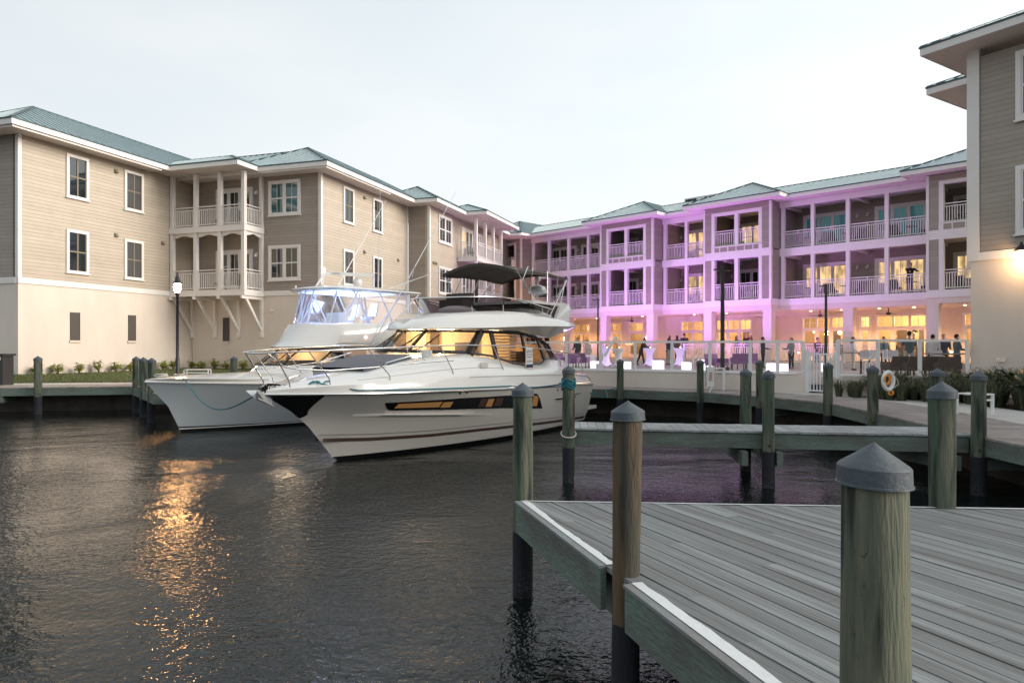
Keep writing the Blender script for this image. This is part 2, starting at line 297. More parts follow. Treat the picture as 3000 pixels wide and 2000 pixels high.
def point_light(name, loc, col, watts, radius, parent, typ='POINT', **k):
    l = bpy.data.lights.new(name, typ); l.energy = watts; l.color = col
    if typ == 'AREA': l.size = radius
    else: l.shadow_soft_size = radius
    for a, b in k.items(): setattr(l, a, b)
    o = bpy.data.objects.new(name, l); o.location = Vector(loc)-base_of(parent); link(o, parent); return o
# ---------------------------------------------------------------- ground, water, walkways
Z_W, Z_D = 0.0, .96
wt = MB(); wt.poly([(-700, -300, 0), (700, -300, 0), (700, 900, 0), (-700, 900, 0)]); props(wt.build('water', M['water']), kind='structure')
# front edge of the walkway that follows the basin
EDGE = [(-48, 18.0), (-18.4, 25.5), (-14.1, 26.4), (-8.6, 30.2), (-2.2, 29.8), (1.3, 25.4), (3.8, 24.5), (6.05, 23.1), (7.6, 20.8), (8.37, 18.75), (8.23, 16.3), (8.0, 14.4), (7.76, 11.75), (7.72, 6.0), (7.7, -12)]
def offset(line, d):
    out = []
    for i, p in enumerate(line):
        a = Vector(line[max(i-1, 0)]); b = Vector(line[min(i+1, len(line)-1)]); t = (b-a).normalized(); n = Vector((-t.y, t.x)); out.append((p[0]+n.x*d, p[1]+n.y*d))
    return out
WALL = offset(EDGE, 1.15)
gp = [(x, y, .86) for x, y in WALL] + [(7.7+1.15, -300, .86), (1500, -300, .86), (1500, 2500, .86), (-1500, 2500, .86), (-1500, 18, .86)]
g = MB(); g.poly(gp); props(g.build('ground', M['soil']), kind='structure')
# seawall: concrete cap and face under the boardwalk
t = thing('seawall', (8.6, 16, 0), 'dark stained concrete seawall in the shade under the curved boardwalk', 'seawall', world=True)
mb = MB()
W2 = offset(EDGE, 1.45)
for i in range(len(WALL)-1):
    a, b, c, d = WALL[i], WALL[i+1], W2[i+1], W2[i]
    mb.box8([(*a, -1), (*b, -1), (*c, -1), (*d, -1), (*a, .62), (*b, .62), (*c, .62), (*d, .62)])
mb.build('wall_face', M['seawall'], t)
mb = MB(); C0 = offset(EDGE, 1.05)
for i in range(len(WALL)-1):
    a, b, c, d = C0[i], C0[i+1], W2[i+1], W2[i]
    mb.box8([(*a, .62), (*b, .62), (*c, .62), (*d, .62), (*a, .84), (*b, .84), (*c, .84), (*d, .84)])
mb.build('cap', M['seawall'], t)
def clip(poly, a, b, keep):   # keep side of line a->b (keep=+1 left)
    out = []; n = len(poly)
    f = lambda p: ((b[0]-a[0])*(p[1]-a[1])-(b[1]-a[1])*(p[0]-a[0]))*keep
    for i in range(n):
        p, q = poly[i], poly[(i+1) % n]; fp, fq = f(p), f(q)
        if fp >= 0: out.append(p)
        if (fp > 0 and fq < 0) or (fp < 0 and fq > 0):
            k = fp/(fp-fq); out.append((p[0]+(q[0]-p[0])*k, p[1]+(q[1]-p[1])*k))
    return out
rnd = random.Random(4)
def quad_planks(mb, p0, p1, q1, q0, z, wd=.14, th=.035, gap=.007, rag=.0):
    """planks laid across the quad p0-p1 / q0-q1, each running from the p side to the q side"""
    p0, p1, q0, q1 = map(Vector, (p0, p1, q0, q1)); n = max(1, int((p1-p0).length/wd))
    for i in range(n):
        a, b = i/n, (i+1)/n-gap/max((p1-p0).length, .1)
        e = rnd.uniform(-rag, rag); zz = z+rnd.uniform(-.003, .003)
        A, B, C, D = p0.lerp(p1, a), p0.lerp(p1, b), q0.lerp(q1, b), q0.lerp(q1, a); dn = (D-A).normalized()*e; A = A-dn; B = B-dn
        mb.box8([(*v, zz-th) for v in (A, B, C, D)]+[(*v, zz) for v in (A, B, C, D)])
t = thing('boardwalk', (8.5, 15, .86), 'weathered timber boardwalk curving along the basin below the terrace wall', 'boardwalk', world=True)
mb = MB(); BACK = offset(EDGE, 1.9); last = 13
for i in range(last): quad_planks(mb, EDGE[i], EDGE[i+1], BACK[i+1], BACK[i], Z_D, rag=.012)
mb.build('deck_planks', M['walk_wood'], t)
IN = offset(EDGE, .06)
for i in range(last):
    a, b, c, d = EDGE[i], EDGE[i+1], IN[i+1], IN[i]; mb = MB()
    mb.box8([(*v, Z_D-.31) for v in (a, b, c, d)]+[(*v, Z_D-.04) for v in (a, b, c, d)]); mb.build('fascia_board', M['fascia_wood'], t)
# support stubs and cross beams under the walk
for i in range(1, last):
    mb = MB(); a = Vector(EDGE[i]); b = Vector(BACK[i]); s = (b-a).normalized()
    for k in (.12, .95):
        p = a+s*k; q = a+s*(k+.02); 
        if k < .5:
            mb.beam((*(a+s*.02), Z_D-.44), (*(a+s*1.05), Z_D-.44), .09, .22); mb.build('cross_beam', M['fascia_wood'], t)
# concrete path behind the boardwalk
P2 = offset(EDGE, 3.6)
mb = MB()
for i in range(0, last+1):
    a, b, c, d = BACK[i], BACK[i+1], P2[i+1], P2[i]
    if i in (2, 3, 4): continue
    mb.add([(*a, .945), (*b, .945), (*c, .95), (*d, .95)], [(0, 1, 2, 3)])
props(mb.build('path', M['concrete_path']), kind='structure')
# ---------------------------------------------------------------- finger pier
def board_thing(name, label, cat, pl, quad, z, fascias, fh=.235, stripe=()):
    pass
t = thing('finger_pier', (4, 13, 0), 'narrow grey timber finger pier reaching from the boardwalk out to the rope-wrapped pile', 'pier', world=True)
PA_, PB_, PC_, PD_ = (.95, 12.92), (7.72, 11.9), (7.9, 13.05), (1.02, 13.98)
mb = MB(); quad_planks(mb, PA_, PB_, PC_, PD_, Z_D+.006, wd=.15, rag=.012); mb.build('deck_planks', M['pier_wood'], t)
def board(mb, a, b, z0, z1, th=.05):
    a, b = Vector(a), Vector(b); n = Vector((-(b-a).y, (b-a).x)).normalized()*th
    mb.box8([(*v, z0) for v in (a, b, b+n, a+n)]+[(*v, z1) for v in (a, b, b+n, a+n)])
mb = MB(); board(mb, (.98, 12.95), (7.7, 11.94), Z_D-.30, Z_D-.045); mb.build('fascia_board', M['fascia_wood'], t)
mb = MB(); board(mb, (1.05, 13.9), (7.8, 12.98), Z_D-.30, Z_D-.045); mb.build('fascia_board', M['fascia_wood'], t)
mb = MB(); board(mb, (1.0, 13.85), (.96, 13.0), Z_D-.30, Z_D-.045); mb.build('end_board', M['fascia_wood'], t)
for a_, b_ in (((4.05, 12.3, .50), (4.25, 14.2, .50)), ((4.62, 12.2, .50), (4.8, 14.1, .50)), ((7.45, 11.8, .50), (7.0, 13.6, .50))): mb = MB(); mb.beam(a_, b_, .10, .24); mb.build('cross_beam', M['fascia_wood'], t)
# side pier by the far slip, left
t = thing('finger_pier', (-12.5, 24, 0), 'short grey timber finger pier beside the three clustered piles at left', 'pier', world=True)
mb = MB(); quad_planks(mb, (-13.9, 26.2), (-11.0, 21.9), (-10.3, 22.4), (-12.9, 26.9), Z_D+.008, wd=.15); mb.build('deck_planks', M['deck_wood'], t)
mb = MB(); board(mb, (-13.95, 26.1), (-11.05, 21.85), Z_D-.31, Z_D-.04); board(mb, (-11.05, 21.85), (-10.3, 22.35), Z_D-.31, Z_D-.04); mb.build('fascia_board', M['fascia_wood'], t)
# ---------------------------------------------------------------- foreground deck
DL0, DL1, DB1 = (.08, 6.86), (2.35, -1.2), (9.4, 6.20)
dpoly = [DL0, DL1, (9.4, -4), DB1]
t = thing('dock_deck', (3.5, 4, 0), 'large grey weathered plank deck with white painted edge in the right foreground', 'deck', world=True)
_a, _b = Vector(DL0), Vector(DL1); _e = (_b-_a).normalized(); _n = Vector((-_e.y, _e.x)); TN0, TN1, ND = .250, .2965, .175
NF0, NF1 = tuple(_a.lerp(_b, TN0)), tuple(_a.lerp(_b, TN0)+_n*20); NN0, NN1 = tuple(_a.lerp(_b, TN1)), tuple(_a.lerp(_b, TN1)+_n*20)
NI0, NI1 = tuple(_a+_n*ND), tuple(_b+_n*ND)
ang = R(90+23.5)  # plank direction
pd = Vector((math.cos(ang), math.sin(ang))); pn = Vector((-pd.y, pd.x)); mb = MB()
k = -12.0; W_ = .142
while k < 12:
    for seg in range(-3, 5):
        ox = rnd.uniform(-.8, .8) if True else 0
    cuts = [-30]; x = -14+rnd.uniform(0, 3.6)
    while x < 14: cuts.append(x); x += 3.6
    cuts.append(30)
    for c0, c1 in zip(cuts[:-1], cuts[1:]):
        q = [pn*k+pd*(c0+.003), pn*(k+W_-.014)+pd*(c0+.003), pn*(k+W_-.014)+pd*c1, pn*k+pd*c1]; q = [(v.x, v.y) for v in q]
        for i in range(4):
            if not q: break
            q = clip(q, dpoly[i], dpoly[(i+1) % 4], 1)
        if len(q) >= 3:
            zz = Z_D+rnd.uniform(-.004, .002); mb.prism([(x, y, zz-.036) for x, y in q], (0, 0, .036))
    k += W_
o = mb.build('deck_planks', M['deck_planks'], t)
# turn the plank mesh's own axes along the planks so that the grain follows them
rot = Matrix.Rotation(-ang, 4, 'Z'); o.data.transform(rot); o.matrix_local = Matrix.Rotation(ang, 4, 'Z')
def stripe(a, b, wd, z, amp, n=60, name='white_edge_paint'):
    a, b = Vector(a), Vector(b); d = (b-a); nn = Vector((-d.y, d.x)).normalized(); mb = MB(); up, dn = [], []; w0 = wd
    for i in range(n+1):
        p = a.lerp(b, i/n); w0 = min(max(w0+rnd.uniform(-amp, amp), wd*.65), wd*1.3); up.append((*(p+nn*w0), z)); dn.append((*p, z))
    mb.rings([dn, up], closed=False); return mb.build(name, M['white_paint'], t)
mat('white_paint', (.62, .655, .67), .6, var=.08, vs=20)
P2_AT = .56
pA = Vector(DL0).lerp(Vector(DL1), .002)
stripe(DL0, Vector(DL0).lerp(Vector(DL1), TN0), .075, Z_D+.006, .006)
stripe(Vector(DL0).lerp(Vector(DL1), TN1), DL1, .075, Z_D+.006, .006, 120)
stripe(DB1, DL0, .035, Z_D+.006, .004, 120)
for a, b in ((Vector(DL0), Vector(DL0).lerp(Vector(DL1), TN0)), (Vector(DL0).lerp(Vector(DL1), TN1), Vector(DL1))):
    mb = MB(); n = (b-a).normalized(); nn = Vector((-n.y, n.x)); a2, b2 = a-nn*.045, b-nn*.045
    mb.box8([(*v, Z_D-.30) for v in (a2, b2, b-nn*.004, a-nn*.004)]+[(*v, Z_D-.02) for v in (a2, b2, b-nn*.004, a-nn*.004)]); mb.build('fascia_board', M['fascia_wood'], t)
    mb = MB(); a2, b2 = a-nn*.058, b-nn*.058
    mb.box8([(*v, Z_D-.018) for v in (a2, b2, b-nn*.001, a-nn*.001)]+[(*v, Z_D+.002) for v in (a2, b2, b-nn*.001, a-nn*.001)]); mb.build('edge_cap', M['deck_wood'], t)
mb = MB(); a, b = Vector(DL0), Vector(DL1); n = (b-a).normalized(); nn = Vector((-n.y, n.x)); mb.beam((*(a+nn*.30+n*.1), Z_D-.42), (*(b+nn*.30), Z_D-.42), .09, .24); mb.build('under_beam', M['fascia_wood'], t); mb = MB(); mb.beam((*(a+nn*1.6+n*.1), Z_D-.42), (*(b+nn*1.6), Z_D-.42), .09, .24); mb.build('under_beam', M['fascia_wood'], t)
mb = MB(); board(mb, Vector(DB1)+Vector((0, .05)), Vector(DL0)+Vector((0, .05)), Z_D-.28, Z_D-.03); mb.build('fascia_board', M['fascia_wood'], t)
# ---------------------------------------------------------------- piles
def make_pile(x, y, top, r, label, brown=False, lean=(0, 0), group='mooring piles around the basin', seg=28, cap_r=1.12, seed=0):
    rr = random.Random(seed+int(x*100)); t = thing('mooring_pile', (x, y, 0), label, 'pile', group)
    ch = r*1.0; sh = top-ch; prof = []; mb = MB(); rings = []
    for i in range(15):
        z = -1.2+(sh+.03+1.2)*i/14; f = 1+.045*math.sin(z*2.1+seed)+rr.uniform(-.012, .012)
        rings.append([(lean[0]*z+r*f*(1+.025*math.sin(3*a_+z*1.3+seed)+.012*math.sin(7*a_+seed))*math.cos(a_), lean[1]*z+r*f*(1+.025*math.sin(3*a_+z*1.3+seed))*math.sin(a_), z) for a_ in [2*math.pi*k/seg for k in range(seg)]])
    mb.rings(rings, True, True); mb.build('shaft', M['pile_brown' if brown else 'pile_wood'], t, smooth=50)
    cx, cy = lean[0]*sh, lean[1]*sh; R_ = r*cap_r; mb = MB(); tilt = rr.uniform(-.04, .04); 
    prof = [(R_*1.035, -.36*r), (R_*1.03, -.3*r), (R_*1.0, -.28*r), (R_*.985, .22*r), (R_*.93, .30*r), (R_*.12, 1.0*r-.01), (R_*.03, 1.0*r)]
    mb.rings([[(cx+q*math.cos(a_), cy+q*math.sin(a_), sh+z+tilt*q*math.cos(a_)) for a_ in [2*math.pi*k/seg for k in range(seg)]] for q, z in prof], True, True)
    mb.build('pile_cap', M['cap_grey'], t, smooth=35)
    if seed in (15, 39, 33, 24, 42, 51): mb = MB(); d_ = Vector((-x, -y, 0)).normalized(); mb.tube([d_*(r*.95)+Vector((.02, 0, .74)), d_*(r*1.16)+Vector((.02, 0, .74))], .022, 10); mb.build('bolt', M['black_metal'], t)
    return t
PILES = [
 (.105, 7.0, 2.10, .098, 'pile with grey cone cap at the far left corner of the plank deck', 0, (0, 0)),
 (.745, 4.68, 2.10, .094, 'brown streaked pile notched into the left edge of the plank deck', 1, (.010, 0)),
 (1.40, 2.72, 2.09, .119, 'nearest and thickest pile, green-brown, standing at the right foreground', 0, (-.005, 0)),
 (4.02, 6.62, 2.13, .115, 'pale green pile on the back edge of the plank deck', 0, (0, 0)),
 (1.02, 12.78, 2.11, .108, 'pile wrapped in teal rope at the outer end of the finger pier', 0, (0, 0)),
 (4.45, 12.30, 2.05, .105, 'brown-footed pile on the near side of the finger pier', 0, (0, 0)),
 (4.62, 14.0, 2.02, .105, 'black-stained pile on the far side of the finger pier', 0, (0, 0)),
 (7.30, 20.9, 2.05, .105, 'pile on the boardwalk edge glimpsed between the two finger pier piles', 0, (0, 0)),
 (3.72, 24.35, 2.02, .115, 'slim pile on the boardwalk edge nearest the yacht stern', 0, (0, 0)),
 (6.1, 22.95, 2.03, .115, 'pile on the boardwalk edge with the small white fire box behind it', 0, (0, 0)),
 (8.3, 18.6, 2.03, .115, 'pile on the boardwalk edge standing in front of the white gate', 0, (0, 0)),
 (8.15, 16.0, 2.03, .12, 'dark green pile with the ring buoy hung on its right side', 0, (0, 0)),
 (7.9, 13.15, 2.05, .11, 'pile where the finger pier meets the boardwalk, far corner', 0, (0, 0)),
 (7.72, 11.72, 2.05, .115, 'pile where the finger pier meets the boardwalk, near corner', 0, (0, 0)),
 (-17.1, 25.55, 2.10, .13, 'lone pile on the boardwalk edge at the far left beside the litter bin', 0, (0, 0)),
 (-13.85, 26.1, 2.08, .125, 'leftmost of the three clustered piles beside the white boat bow', 0, (0, 0)),
 (-12.6, 24.2, 2.08, .12, 'middle one of the three clustered piles beside the white boat bow', 0, (0, 0)),
 (-11.6, 22.8, 2.08, .12, 'rightmost of the three clustered piles, touching the white boat bow', 0, (0, 0)),
 (-11.2, 28.5, 2.06, .13, 'lone pile seen over the white boat foredeck beside the lawn', 0, (0, 0)),
]
for i, (x, y, top, r, lab, br, ln) in enumerate(PILES): make_pile(x, y, top, r, lab, br, ln, seed=i*3, cap_r=1.2 if i == 1 else 1.12)
def tag_mesh(mb, name, m, label, cat, smooth=None, group=None, kind=None):
    # a thing that is one mesh: origin set to its own centre
    c = Vector((sum(v[0] for v in mb.v)/len(mb.v), sum(v[1] for v in mb.v)/len(mb.v), min(v[2] for v in mb.v)))
    mb.v = [(x-c.x, y-c.y, z-c.z) for x, y, z in mb.v]; o = mb.build(name, m, None, smooth=smooth); o.location = c; return props(o, label, cat, group, kind)
# teal rope turns on the pile, and the white hoop below
mb = MB(); pts = []
for i in range(150):
    a_ = i*.28; pts.append((1.02+.122*math.cos(a_), 12.78+.122*math.sin(a_), 1.86-.17*i/150+.025*math.sin(i*.9)))
mb.tube(pts, .014, 6); mb.tube([(.92, 12.68, 1.84), (.86, 12.62, 1.78), (.84, 12.62, 1.80)], .013, 6)
tag_mesh(mb, 'rope_coil', M['rope_teal'], 'teal rope wound around the top of the finger pier end pile', 'rope', 60)
mb = MB(); mb.tube([(1.02+.135*math.cos(a_), 12.78+.135*math.sin(a_), .88+.06*math.sin(a_)) for a_ in [k*.35 for k in range(19)]], .012, 6)
tag_mesh(mb, 'rope_hoop', M['rope_white'], 'white rope hoop around the pile at pier deck height', 'rope', 60)
# ring buoy
t = thing('ring_buoy', (8.42, 15.9, 1.2), 'white ring buoy with orange throw line hanging on the dark green pile', 'ring buoy', world=True)
mb = MB(); C = Vector((8.42, 15.85, 1.68)); ax = Vector((.35, -.93, 0)).normalized(); ux = Vector((.93, .35, 0)); 
pts = [C+ux*.19*math.cos(a_)*.8+Vector((0, 0, .195*math.sin(a_))) for a_ in [2*math.pi*k/28 for k in range(29)]]
mb.tube(pts, .045, 10, False); mb.build('ring', M['sign_white'], t, smooth=60)
mb = MB(); mb.tube([C+ux*.12+Vector((0,-.05,.15)), C+ux*.25+Vector((0,-.05,.0)), C+ux*.27+Vector((0,-.05,-.08)), C+ux*.15+Vector((0,-.05,-.15))], .009, 6); mb.build('grab_line', M['rope_white'], t, smooth=60)
mb = MB(); pts = []
for k in range(60): a_ = k*.62; rr_ = .09+.02*math.sin(k*1.7); pts.append(C+ux*(rr_*math.cos(a_)-.06)+Vector((0, -.03+.01*math.sin(k), rr_*1.1*math.sin(a_)+.03)))
mb.tube(pts, .014, 5); pts = [C+ux*(.07*math.cos(k*.6)+.05+.0022*k)+Vector((0, 0, -.27+.05*math.sin(k*.6))) for k in range(30)]; mb.tube(pts, .012, 5); mb.build('throw_line', M['buoy_orange'], t, smooth=60)
# small fire box on the pile
t = thing('fire_box', (6.42, 22.9, .96), 'small white fire extinguisher box with red letters beside a boardwalk pile', 'box', world=True)
mb = MB(); mb.box(6.28, 6.52, 22.85, 23.0, 1.15, 1.78); mb.build('case', M['sign_white'], t)
mb = MB(); mb.box(6.38, 6.42, 22.9, 22.95, .9, 1.15); mb.build('leg', M['alu_white'], t)
mat('letter_red', (.5, .04, .03), .5)
text_mesh('FIRE', .16, (6.40, 22.842, 1.47), (0, 0, -1), (1, 0, 0), 'lettering', M['letter_red'], t)
# ---------------------------------------------------------------- building kit
def window(fr, s0, s1, z0, z1, t, style='shutter', pane='dark_glass', trim='white_trim', tw=.13, d=0.0, lab=None):
    """casing is the part; sill, sash bars and pane are its sub-parts"""
    mb = MB(); D = d+.075
    mb.box(s0, s0+tw, d, D, z0, z1, fr); mb.box(s1-tw, s1, d, D, z0, z1, fr); mb.box(s0+tw, s1-tw, d, D, z1-tw, z1, fr); mb.box(s0+tw, s1-tw, d, D, z0, z0+tw*.7, fr)
    w_ = mb.build('window', M[trim], t); 
    if lab: w_['label'] = lab
    a, b, c, e = s0+tw, s1-tw, z0+tw*.7, z1-tw
    mb = MB(); mb.box(a, b, d+.008, d+.02, c, e, fr); mb.build('pane', M[pane], w_)
    mb = MB(); bar = .035
    if style == 'shutter':
        m_ = 'muntin_tan'; x = (a+b)/2; y = (c+e)/2
        mb.box(x-bar, x+bar, d+.021, d+.045, c, e, fr); mb.box(a, b, d+.022, d+.042, y-bar, y+bar, fr); mb.box(a, a+.04, d+.021, d+.05, c, e, fr); mb.box(b-.04, b, d+.021, d+.05, c, e, fr)
    elif style == 'double':
        m_ = trim; x = (a+b)/2; mb.box(x-.055, x+.055, d+.021, D-.004, c, e, fr); y = (c+e)/2
        for p, q in ((a, x-.055), (x+.055, b)):
            mb.box(p, q, d+.021, d+.05, y-.035, y+.035, fr); mb.box(p, p+.05, d+.022, d+.052, c, e, fr); mb.box(q-.05, q, d+.022, d+.052, c, e, fr); mb.box((p+q)/2-.012, (p+q)/2+.012, d+.021, d+.036, c, e, fr)
            mb.box(p+.05, q-.05, d+.022, d+.05, e-.05, e, fr); mb.box(p+.05, q-.05, d+.022, d+.05, c, c+.06, fr)
    elif style == 'door':       # glazed double door with side light
        m_ = trim; n = 3; wd = (b-a)/n
        for i in range(n):
            p, q = a+wd*i, a+wd*(i+1); mb.box(p, p+.10, d+.021, D-.006, c, e, fr); mb.box(q-.10, q, d+.022, D-.006, c, e, fr); mb.box(p+.1, q-.1, d+.021, D-.006, e-.12, e, fr); mb.box(p+.1, q-.1, d+.021, D-.006, c, c+(.25 if i != 0 else .75), fr)
            mb.box((p+q)/2-.012, (p+q)/2+.012, d+.021, d+.034, c, e, fr)
            if i == 0: mb.box(p+.1, q-.1, d+.022, d+.06, c+1.25, c+1.31, fr)
    mb.build('sash_bars' if style != 'door' else 'door_frames', M[m_], w_)
    if style != 'door':
        mb = MB(); mb.box(s0-.04, s1+.04, d, D+.03, z0-.06, z0-.002, fr); mb.build('sill', M[trim], w_)
    return w_
def railing(fr, s0, s1, d, z, t, h=1.08, sp=.12, m='white_trim', along='s', name='railing'):
    mb = MB(); L_ = s1-s0; n = max(2, int(L_/sp))
    bx = (lambda a, b, e, f, g, h_: mb.box(a, b, d-e, d+e, g, h_, fr)) if along == 's' else (lambda a, b, e, f, g, h_: mb.box(d-e, d+e, a, b, g, h_, fr))
    bx(s0, s1, .035, 0, z+h-.05, z+h); bx(s0, s1, .02, 0, z+h-.19, z+h-.15); bx(s0, s1, .025, 0, z+.08, z+.13)
    for i in range(1, n):
        x = s0+L_*i/n; bx(x-.017, x+.017, .017, 0, z+.13, z+h-.19)
    k = max(1, int(round(L_/1.0)))
    for i in range(1, k): x = s0+L_*i/k; bx(x-.02, x+.02, .018, 0, z+h-.15, z+h-.05)
    return mb.build(name, M[m], t)
def roof_face(mb, rb, pts, sp=.42):
    pts = [Vector(p) for p in pts]; mb.prism(pts, (0, 0, -.05)); n = (pts[1]-pts[0]).cross(pts[2]-pts[0]).normalized()
    if n.z < 0: n = -n
    h = Vector((-n.y, n.x, 0)).normalized(); dn = n.cross(h).normalized(); ks = [p.dot(h) for p in pts]; k = math.ceil(min(ks)/sp)*sp
    while k < max(ks):
        hit = []
        for i in range(len(pts)):
            p, q = pts[i], pts[(i+1) % len(pts)]; a, b = p.dot(h)-k, q.dot(h)-k
            if a*b < 0: hit.append(p.lerp(q, a/(a-b)))
        if len(hit) == 2 and (hit[0]-hit[1]).length > .15: rb.beam(hit[0]+n*.02, hit[1]+n*.02, .035, .05, up=n)
        k += sp
def hip_roof(fr, s0, s1, d0, d1, z, slope, t, hl=True, hr=True, soff=.0, fasc=(1,1,1,1)):
    """rectangle in the frame, overhang included; ridge along the longer side"""
    L_, W_ = s1-s0, d1-d0; mb, rb = MB(), MB(); P = fr.P
    if L_ >= W_:
        h = W_/2; zr = z+slope*h; dm = (d0+d1)/2; ra, rc = P(s0+(h if hl else 0), dm, zr), P(s1-(h if hr else 0), dm, zr)
        A, B, Cc, D = P(s0, d0, z), P(s1, d0, z), P(s1, d1, z), P(s0, d1, z); fs = [[A, B, rc, ra], [Cc, D, ra, rc]]
        if hr: fs.append([B, Cc, rc])
        if hl: fs.append([D, A, ra])
    else:
        h = L_/2; zr = z+slope*h; sm = (s0+s1)/2; ra, rc = P(sm, d0+(h if hl else 0), zr), P(sm, d1-(h if hr else 0), zr)
        A, B, Cc, D = P(s0, d0, z), P(s1, d0, z), P(s1, d1, z), P(s0, d1, z); fs = [[D, A, ra, rc], [B, Cc, rc, ra]]
        if hr: fs.append([Cc, D, rc])
        if hl: fs.append([A, B, ra])
    for f in fs: roof_face(mb, rb, f)
    r = mb.build('roof', M['roof_metal'], t)
    cap = MB(); cap.beam(ra, rc, .16, .05)
    for e in ((A, ra), (D, ra if L_ >= W_ else rc), (B, rc if L_ >= W_ else ra), (Cc, rc)): cap.beam(e[0]+Vector((0,0,.02)), e[1]+Vector((0,0,.03)), .12, .05)
    rb.build('standing_seam', M['roof_metal'], r); cap.build('ridge_cap', M['roof_edge'], r)
    e = MB(); g = MB(); th = .04; zt = z-.035
    for i, (a0, a1, b0, b1) in enumerate(((s0, s1, d0, d0+th), (s0, s1, d1-th, d1), (s0, s0+th, d0+th, d1-th), (s1-th, s1, d0+th, d1-th))):
        if fasc[i]: e.box(a0, a1, b0, b1, zt-.23, zt, fr)
    for a0, a1, b0, b1 in ((s0-.03, s1+.03, d0-.03, d0+.05), (s0-.03, s1+.03, d1-.05, d1+.03), (s0-.03, s0+.05, d0+.05, d1-.05), (s1-.05, s1+.03, d0+.05, d1-.05)): g.box(a0, a1, b0, b1, z-.03, z+.02, fr)
    e.build('fascia', M['white_trim'], t); g.build('drip_edge', M['roof_edge'], r)
    so_ = MB(); so_.box(s0+th, s1-th, d0+th, d1-th, zt-.22+soff, zt-.19+soff, fr); so_.build('soffit', M['soffit'], t)
Z1, ZB0, ZS, Z2, Z3 = 1.2, 5.16, 5.42, 8.7, 11.62
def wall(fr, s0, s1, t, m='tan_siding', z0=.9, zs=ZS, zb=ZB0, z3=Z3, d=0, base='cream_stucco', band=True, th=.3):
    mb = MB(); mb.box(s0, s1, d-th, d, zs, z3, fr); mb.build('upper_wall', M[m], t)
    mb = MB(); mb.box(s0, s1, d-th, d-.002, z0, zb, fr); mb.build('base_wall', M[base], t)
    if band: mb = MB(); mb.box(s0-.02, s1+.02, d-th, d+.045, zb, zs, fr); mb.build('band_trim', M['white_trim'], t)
def corner(fr, s, t, d=0, w_=.14, z0=ZS, z3=Z3, both=True):
    mb = MB(); mb.box(s-w_, s+.03, d-.02, d+.03, z0, z3, fr)
    if both: mb.box(s+.0, s+.032, d-w_, d-.021, z0, z3, fr)
    mb.build('corner_trim', M['white_trim'], t)
# ================================================================= left building
a71, b18 = R(71.57), R(-18.43)
fA, fB, fC = Fr((-21.2, 30.4), a71), Fr((-18.05, 39.85), b18), Fr((-10.03, 37.18), a71)
fD, fE, f0 = Fr((-6.86, 46.7), b18), Fr((-5.39, 46.2), a71), Fr((-21.2, 30.4), b18)
LB = thing('apartment_building', (-14, 40, .9), 'tan sided three storey building with stacked balconies, behind the lawn at left', 'building', world=True)
wall(f0, -20, -.15, LB, 'brown_or_shaded_siding'); wall(fA, 0, 10.1, LB, 'tan_siding')  # walls facing away from the sun get darker siding, shade put into colour
wall(fB, .1, 8.45-.2, LB, 'brown_or_shaded_siding'); wall(fC, 0, 10.02, LB, 'tan_siding'); wall(fD, 0.05, 1.4, LB, 'brown_or_shaded_siding'); wall(fE, 0, 22, LB, 'tan_siding')
corner(f0, 0.0, LB, both=False); mb = MB(); mb.box(0, .14, -.02, .03, ZS, Z3, fA); mb.build('corner_trim', M['white_trim'], LB)
corner(fB, 8.45, LB, both=False); mb = MB(); mb.box(0, .14, -.02, .03, ZS, Z3, fC); mb.build('corner_trim', M['white_trim'], LB)
mb = MB(); mb.box(9.86, 10.02, -.02, .03, ZS, Z3, fC); mb.build('corner_trim', M['white_trim'], LB)
corner(fD, 1.55, LB, both=False); mb = MB(); mb.box(0, .16, -.02, .03, ZS, Z3, fE); mb.build('corner_trim', M['white_trim'], LB)
for z0, z1 in ((5.86, 7.84), (9.33, 11.31)):
    window(fA, 2.24, 3.4, z0, z1, LB); window(fA, 5.43, 6.61, z0, z1, LB, pane='shutter_dark')
    window(fC, 2.11, 3.22, z0, z1, LB, pane='shutter_dark' if z0 < 8 else 'dark_glass'); window(fC, 5.37, 6.5, z0, z1, LB)
    window(fB, 5.21, 7.21, z0+.12, z1, LB, 'double', 'teal_glass' if z0 > 8 else 'dark_glass'); window(fE, 1.4, 3.6, z0+.12, z1, LB, 'double')
    window(f0, -3.2, -1.2-.4, z0, z1, LB, 'double')
def vent(fr, s0, s1, z0, z1):
    mb = MB(); n = int((z1-z0)/.07)
    for i in range(n): z = z0+.02+i*(z1-z0-.04)/n; mb.add([fr.P(s0+.02, .012, z+.05), fr.P(s1-.02, .012, z+.05), fr.P(s1-.02, .035, z), fr.P(s0+.02, .035, z)], [(0,1,2,3)])
    mb.box(s0, s1, 0, .01, z0, z1, fr); mb.box(s0, s0+.03, .01, .04, z0, z1, fr); mb.box(s1-.03, s1, .01, .04, z0, z1, fr); v = mb.build('louvre_vent', M['vent_dark'], LB)
    mb = MB(); mb.box(s0-.05, s1+.05, 0, .07, z0-.1, z0-.003, fr); mb.build('sill', M['cream_stucco'], v)
vent(fA, 2.45, 2.95, 2.72, 4.02); vent(fA, 5.68, 6.14, 2.72, 4.02); vent(fB, 2.2, 2.62, 2.72, 4.02)
